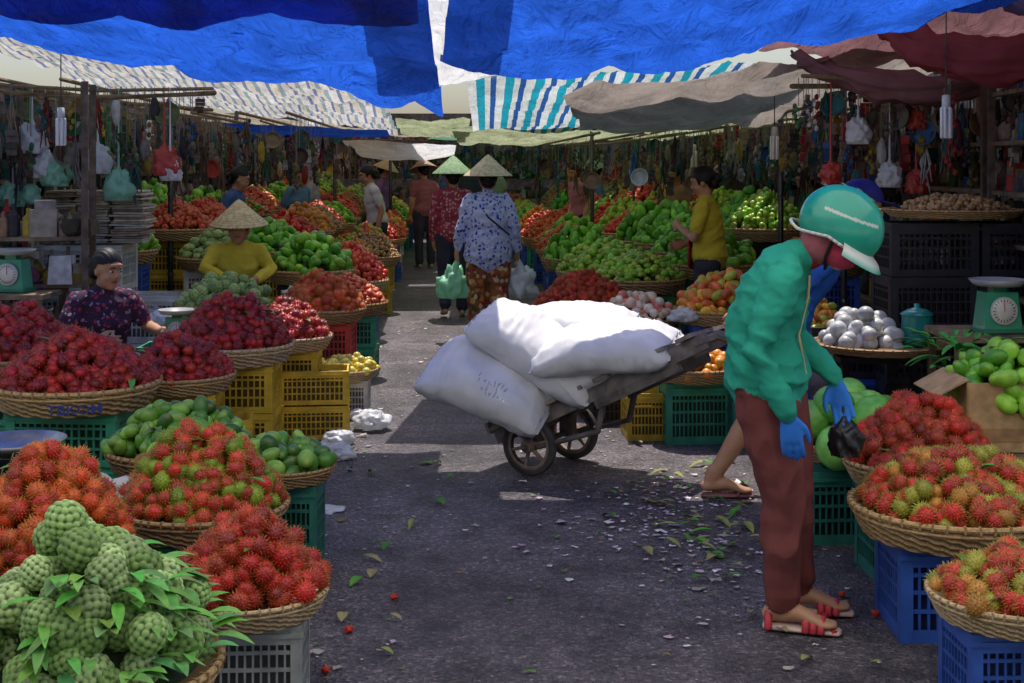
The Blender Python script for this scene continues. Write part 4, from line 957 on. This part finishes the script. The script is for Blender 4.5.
hanging('hanging_goods',1.9,9.35,3.3,9.1,2.15,60,.1); hanging('hanging_goods',-3.5,9.4,-2.1,9.6,2.1,45,.1)
hanging('hanging_goods',-2.6,24,1.5,24.2,1.95,90,.1); hanging('hanging_goods',-2.6,27,1.5,27.2,1.98,90,.1)
def hung_bag(x,y,z,top,r,mat):
    b=crumple('hanging_plastic_bag',(x,y,z),r,mat,(.8,.7,1.1)); mb=MB(); mb.tube([(0,0,r*.8),(0,0,r*1.5),(0,0,top-z)],[r*.35,.008,.003],(.6,.6,.6),6); mb.obj('tie',mat,b,True)
for k in range(9): hung_bag(rnd.uniform(-3.4,-2.3),9.5,rnd.uniform(1.3,1.8),2.09,rnd.uniform(.07,.11),rnd.choice([M_bagw,M_bagr,M_bagw,M_bagg]))
for k in range(8): hung_bag(rnd.uniform(2.1,3.1),9.24,rnd.uniform(1.4,1.85),2.13,rnd.uniform(.06,.1),rnd.choice([M_bagw,M_bagr,M_bagg,M_bagk]))
def wall(name,x0,y0,x1,y1,h,mat,seed): 
    return tarp(name,(x0,y0,0),(x1,y1,0),(x1,y1,h),(x0,y0,h),mat,0,0,.0,40,12,seed=seed)
wall('stall_back_cloth',-4.4,9.0,-5.6,30,2.3,t_wall,1); wall('stall_back_cloth',3.7,6.8,3.3,30,2.4,t_wall,2)
# end of the lane: rows of stalls across
rack('goods_rack',-6,29,5,29.4,(.4,.8,1.2,1.6,2.0),.5,.8); wall('stall_back_cloth',-8,30,7,30.2,2.6,t_wall,3)
# poles
def pole(x,y,h=2.5,r=.025,col=(.12,.12,.13),m=None):
    mb=MB(); mb.tube([(x,y,0),(x+rnd.uniform(-.02,.02),y,h)],[r,r*.9],col,10)
    for z in(.6,1.3,1.9): mb.lathe([(r+.004,z-.015),(r+.007,z),(r+.004,z+.015)],np.array(col)*1.4,10,(x,y,0))
    mb.obj('awning_pole',m or M_metal,None,True)
for x,y in((-3.38,9.5),(-3.0,10.6),(-3.0,12.3),(-2.9,14.8),(-3.2,17.5),(2.35,9.9),(2.3,12),(2.5,14.8),(2.2,18),(-2.4,19),(2.95,7.2),(.95,16.5),(-1.9,22)): pole(x,y,2.1 if y<17 else 2.0)
for x0,y0,z0,x1,y1,z1 in((-3.38,9.5,2.1,-3.0,14,2.1),(2.35,9.9,2.05,2.5,14.8,2.05),(-3.4,9.4,2.05,-2.0,9.4,2.05),(1.9,9.5,2.1,3.3,9.2,2.15)):
    mb=MB(); mb.tube([(x0,y0,z0),((x0+x1)/2,(y0+y1)/2,(z0+z1)/2-.03),(x1,y1,z1)],.018,(.25,.18,.1),8); mb.obj('bamboo_beam',M_wood)
def lamp(x,y,z,top):
    e=empty('hanging_lamp',(x,y,0)); mb=MB(); mb.tube([(0,0,top),(0,0,z+.16)],.004,(.02,.02,.02),6); mb.lathe([(.001,.17),(.022,.165),(.026,.09),(.02,.085),(.001,.085)],(.6,.6,.58),14,(0,0,z))
    for k in range(6):
        a=k*1.047; p=V3(.026*math.cos(a),.026*math.sin(a),0); mb.tube([p+V3(0,0,z+.09),p+V3(0,0,z-.07)],.009,(.85,.85,.85),8)
    mb.obj('lamp_body',M_gloss,e,True)
for x,y,z,t in((-2.9,9.0,1.77,2.3),(2.45,7.9,1.80,2.5),(1.95,10.4,1.68,2.1),(-2.9,11.2,1.75,2.1),(1.95,15,1.6,1.95)): lamp(x,y,z,t)
# dial scales
def scale(x,y,z,rz=0,col=(.03,.32,.17),s=1.0):
    e=empty('spring_scale',(x,y,0),rz); mb=MB(); mb.box((0,0,z+.10*s),(.2*s,.14*s,.2*s),col,taper=.8); mb.box((0,0,z+.01),(.22*s,.16*s,.02),np.array(col)*.6)
    mb.box((0,0,z+.215*s),(.07*s,.07*s,.04*s),np.array(col)*.8); mb.obj('housing',M_gloss,e)
    mb=MB(); R_=eul(math.pi/2,0,0); mb.lathe([(.001,0),(.062*s,0),(.064*s,-.004)],(.7,.7,.62),28,(0,-.077*s,z+.11*s),R_); mb.lathe([(.062*s,.0),(.07*s,.004),(.07*s,-.006)],(.5,.5,.5),28,(0,-.076*s,z+.11*s),R_)
    for k in range(20):
        a=k*math.pi/10; mb.box((.052*s*math.cos(a),-.079*s,z+.11*s+.052*s*math.sin(a)),(.012,.002,.003),(.02,.02,.02),np.array(Matrix.Rotation(-a,3,'Y')))
    mb.tube([(0,-.081*s,z+.11*s),(.0,-.081*s,z+.158*s)],.002,(.6,.02,.02),5)
    mb.lathe([(.001,.23*s),(.11*s,.235*s),(.135*s,.262*s),(.14*s,.262*s),(.115*s,.23*s),(.001,.224*s)],(.35,.37,.36),32,(0,0,z)); mb.obj('dial_and_pan',M_gloss,e,True)
def table(x,y,w,d,h,col=(.24,.17,.11),m=None):
    mb=MB(); mb.box((0,0,h-.015),(w,d,.03),col)
    for sx in(-1,1):
        for sy in(-1,1): mb.box((sx*(w/2-.03),sy*(d/2-.03),(h-.03)/2),(.035,.035,h-.03),np.array(col)*.7)
        mb.box((sx*(w/2-.03),0,h*.3),(.025,d-.1,.025),np.array(col)*.6)
    mb.box((0,-d/2+.03,h*.3),(w-.1,.025,.025),np.array(col)*.6); mb.box((0,d/2-.03,h*.3),(w-.1,.025,.025),np.array(col)*.6)
    mb.obj('stall_table',m or M_wood,None,False,(x,y,0))
table(2.45,7.05,.6,.5,.74); scale(2.42,6.98,.745,.1)
table(-3.25,8.75,.8,.5,.78); scale(-3.1,8.7,.785,-.15)
scale(-2.0,8.35,.50,.2,s=.8); crate(-2.0,8.35,0,.5,.4,.3,GRN)
# wrapped fruit tray on metal stand
table(2.0,7.6,.55,.5,.56,(.03,.03,.035),M_metal)
e=empty('wrapped_fruit_tray',(2.0,7.6,0)); o=bpy.data.objects.new('woven_tray',BASK[1]); o.scale=(.36,.36,.14); o.location=(0,0,.61); link(o,e); heap_mesh('fruit_heap','bundle',.2,.13,e,(-.12,-.02,.6))
mb=MB(); mb.lathe([(.001,0),(.075,0),(.085,.02),(.08,.15),(.085,.16),(.09,.165),(.05,.19),(.015,.2),(.015,.22),(.001,.22)],(.02,.3,.28),24,(2.17,7.5,.61)); mb.obj('teal_pot',M_gloss,None,True)
# black crates stack, tray on top
for i in range(4):
    for j in range(2): crate(2.42+j*.52+rnd.uniform(-.02,.02),8.25,i*.31,.305,.5,.4,BLK if rnd.random()<.7 else (.02,.04,.14),rnd.uniform(-.05,.05),style=0 if i%2 else 1)
e=empty('woven_tray',(2.6,8.25,0)); o=bpy.data.objects.new('tray',BASK[0]); o.scale=(.4,.38,.15); o.location=(0,0,1.31); link(o,e)
heap_mesh('drying_goods','longan',.3,.06,e,(0,0,1.31))
crate(2.03,8.5,0,.3,.5,.4,BLUE); crate(2.03,8.5,.305,.3,.5,.4,BLK)
# cardboard box of green mangoes
e=empty('cardboard_box',(1.98,5.62,0)); mb=MB(); CB=(.48,.31,.15); w,d,h,z0=.40,.32,.27,.46
mb.box((0,-d/2,z0+h/2),(w,.008,h),CB); mb.box((0,d/2,z0+h/2),(w,.008,h),CB); mb.box((-w/2,0,z0+h/2),(.008,d,h),CB); mb.box((w/2,0,z0+h/2),(.008,d,h),CB); mb.box((0,0,z0+.005),(w,d,.008),CB)
mb.box((-w/2-.06,0,z0+h-.02),(.14,d,.006),np.array(CB)*1.1,eul(0,-.5,0)); mb.box((0,-d/2-.003,z0+h*.62),(.085,.006,.028),(.03,.02,.015)); mb.box((0,-d/2-.006,z0+h*.25),(.30,.003,.05),(.38,.22,.1))
mb.obj('carton',M_mat,e); heap_mesh('green_mangoes','mango_green',.2,.14,e,(0,0,z0+h-.05),14)
table(2.1,5.65,.8,.55,.455); crate(2.0,5.0,0,.3,.4,.3,BLUE); crate(2.2,6.3,0,.3,.5,.4,BLK); crate(2.2,6.3,.305,.3,.5,.4,BLK)
mb=MB()
for i in range(70):
    a=rnd.uniform(0,6.28); r=rnd.uniform(0,.24); leaf(mb,(1.97+r*math.cos(a),6.2+r*math.sin(a)*.7,.66+rnd.uniform(0,.16)),(math.cos(a),math.sin(a),rnd.uniform(0,.8)),rnd.uniform(.09,.16),rnd.uniform(.03,.045),(rnd.uniform(.04,.1),rnd.uniform(.25,.45),.04))
mb.obj('leaf_bunch',M_leaf)
# paper stacks, bags, bowls
mb=MB()
for i in range(22):
    for j in range(3): mb.box((-3.2+j*.24+rnd.uniform(-.02,.02),10.05+rnd.uniform(-.02,.02),1.02+i*.017),(.22,.34,.013),np.array(rnd.choice([(.6,.52,.44),(.7,.66,.6),(.42,.32,.24)]))*rnd.uniform(.6,1.1),eul(0,rnd.uniform(-.03,.03),rnd.uniform(-.12,.12)))
mb.obj('newspaper_stack',M_mat); 
for i in range(3): crate(-3.05,10.05,i*.335,.33,.6,.45,WHT if i!=1 else GRY)
for i in range(2): crate(-2.5,9.9,i*.33,.325,.45,.4,WHT); crate(-3.3,8.3,i*.3,.295,.5,.4,(WHT if i else RED)); crate(-2.9,9.35,i*.3,.295,.45,.4,WHT)
mb=MB(); mb.lathe([(.001,0),(.08,.002),(.15,.03),(.17,.05),(.172,.05),(.15,.025),(.08,-.004),(.001,-.006)],(.45,.45,.45),40); mb.obj('metal_bowl',M_metal,None,True,(-1.80,5.1,.535))
crate(-1.8,5.0,0,.5,.3,.3,BLK)
crumple('plastic_bag',(-1.47,4.95,.42),.12,M_bagw,(1.1,.8,.5)); crumple('plastic_bag',(-.83,8.3,.05),.10,M_bagw); crumple('plastic_bag',(-.94,8.62,.03),.06,M_bagw); crumple('plastic_bag',(-.63,4.02,.36),.05,M_bagw,(1.2,1,.4)); crumple('plastic_bag',(-1.0,7.5,.03),.10,M_bagw,(1.3,1,.5)); crumple('plastic_bag',(-.98,7.9,.03),.08,M_bagw); crumple('plastic_bag',(-.86,6.4,.0),.07,M_bagw,(1.2,1,.25)); crumple('plastic_bag',(-1.12,7.2,.02),.09,M_bagw,(1.3,1,.4))
for k in range(7): crumple('plastic_bag',(rnd.choice([-1.75,1.0,-2.4])+rnd.uniform(-.2,.2),rnd.uniform(8,11),.55),.09,M_bagw,(1,.8,.6))
# ---------------------------------------------------------------- camera, light, world
cam=bpy.data.cameras.new('camera'); co=bpy.data.objects.new('camera',cam); link(co); co.location=(0,0,1.6); co.rotation_euler=(math.pi/2,0,0)
cam.sensor_width=36; cam.lens=1400/1024*36; cam.shift_y=-181.5/1024; cam.clip_end=800; cam.clip_start=.05; S.camera=co
sd=Vector((-.01,.36,.93)).normalized()
sun=bpy.data.lights.new('sun','SUN'); sun.energy=5; sun.angle=math.radians(.5); sun.color=(1,.94,.85); so=bpy.data.objects.new('sun',sun); so.rotation_euler=sd.to_track_quat('Z','Y').to_euler(); link(so)
w=bpy.data.worlds.new('World'); S.world=w; w.use_nodes=True; nt=w.node_tree; bg=nt.nodes['Background']; sk=nt.nodes.new('ShaderNodeTexSky'); sk.sky_type='NISHITA'; sk.sun_disc=False
sk.sun_elevation=math.asin(sd.z); sk.sun_rotation=math.atan2(sd.x,sd.y); sk.dust_density=3.0; nt.links.new(sk.outputs[0],bg.inputs[0]); bg.inputs[1].default_value=.15
S.view_settings.view_transform='Standard'; S.view_settings.look='None'; S.view_settings.exposure=0
print('faces',sum(len(o.data.polygons) for o in bpy.data.objects if o.type=='MESH'))
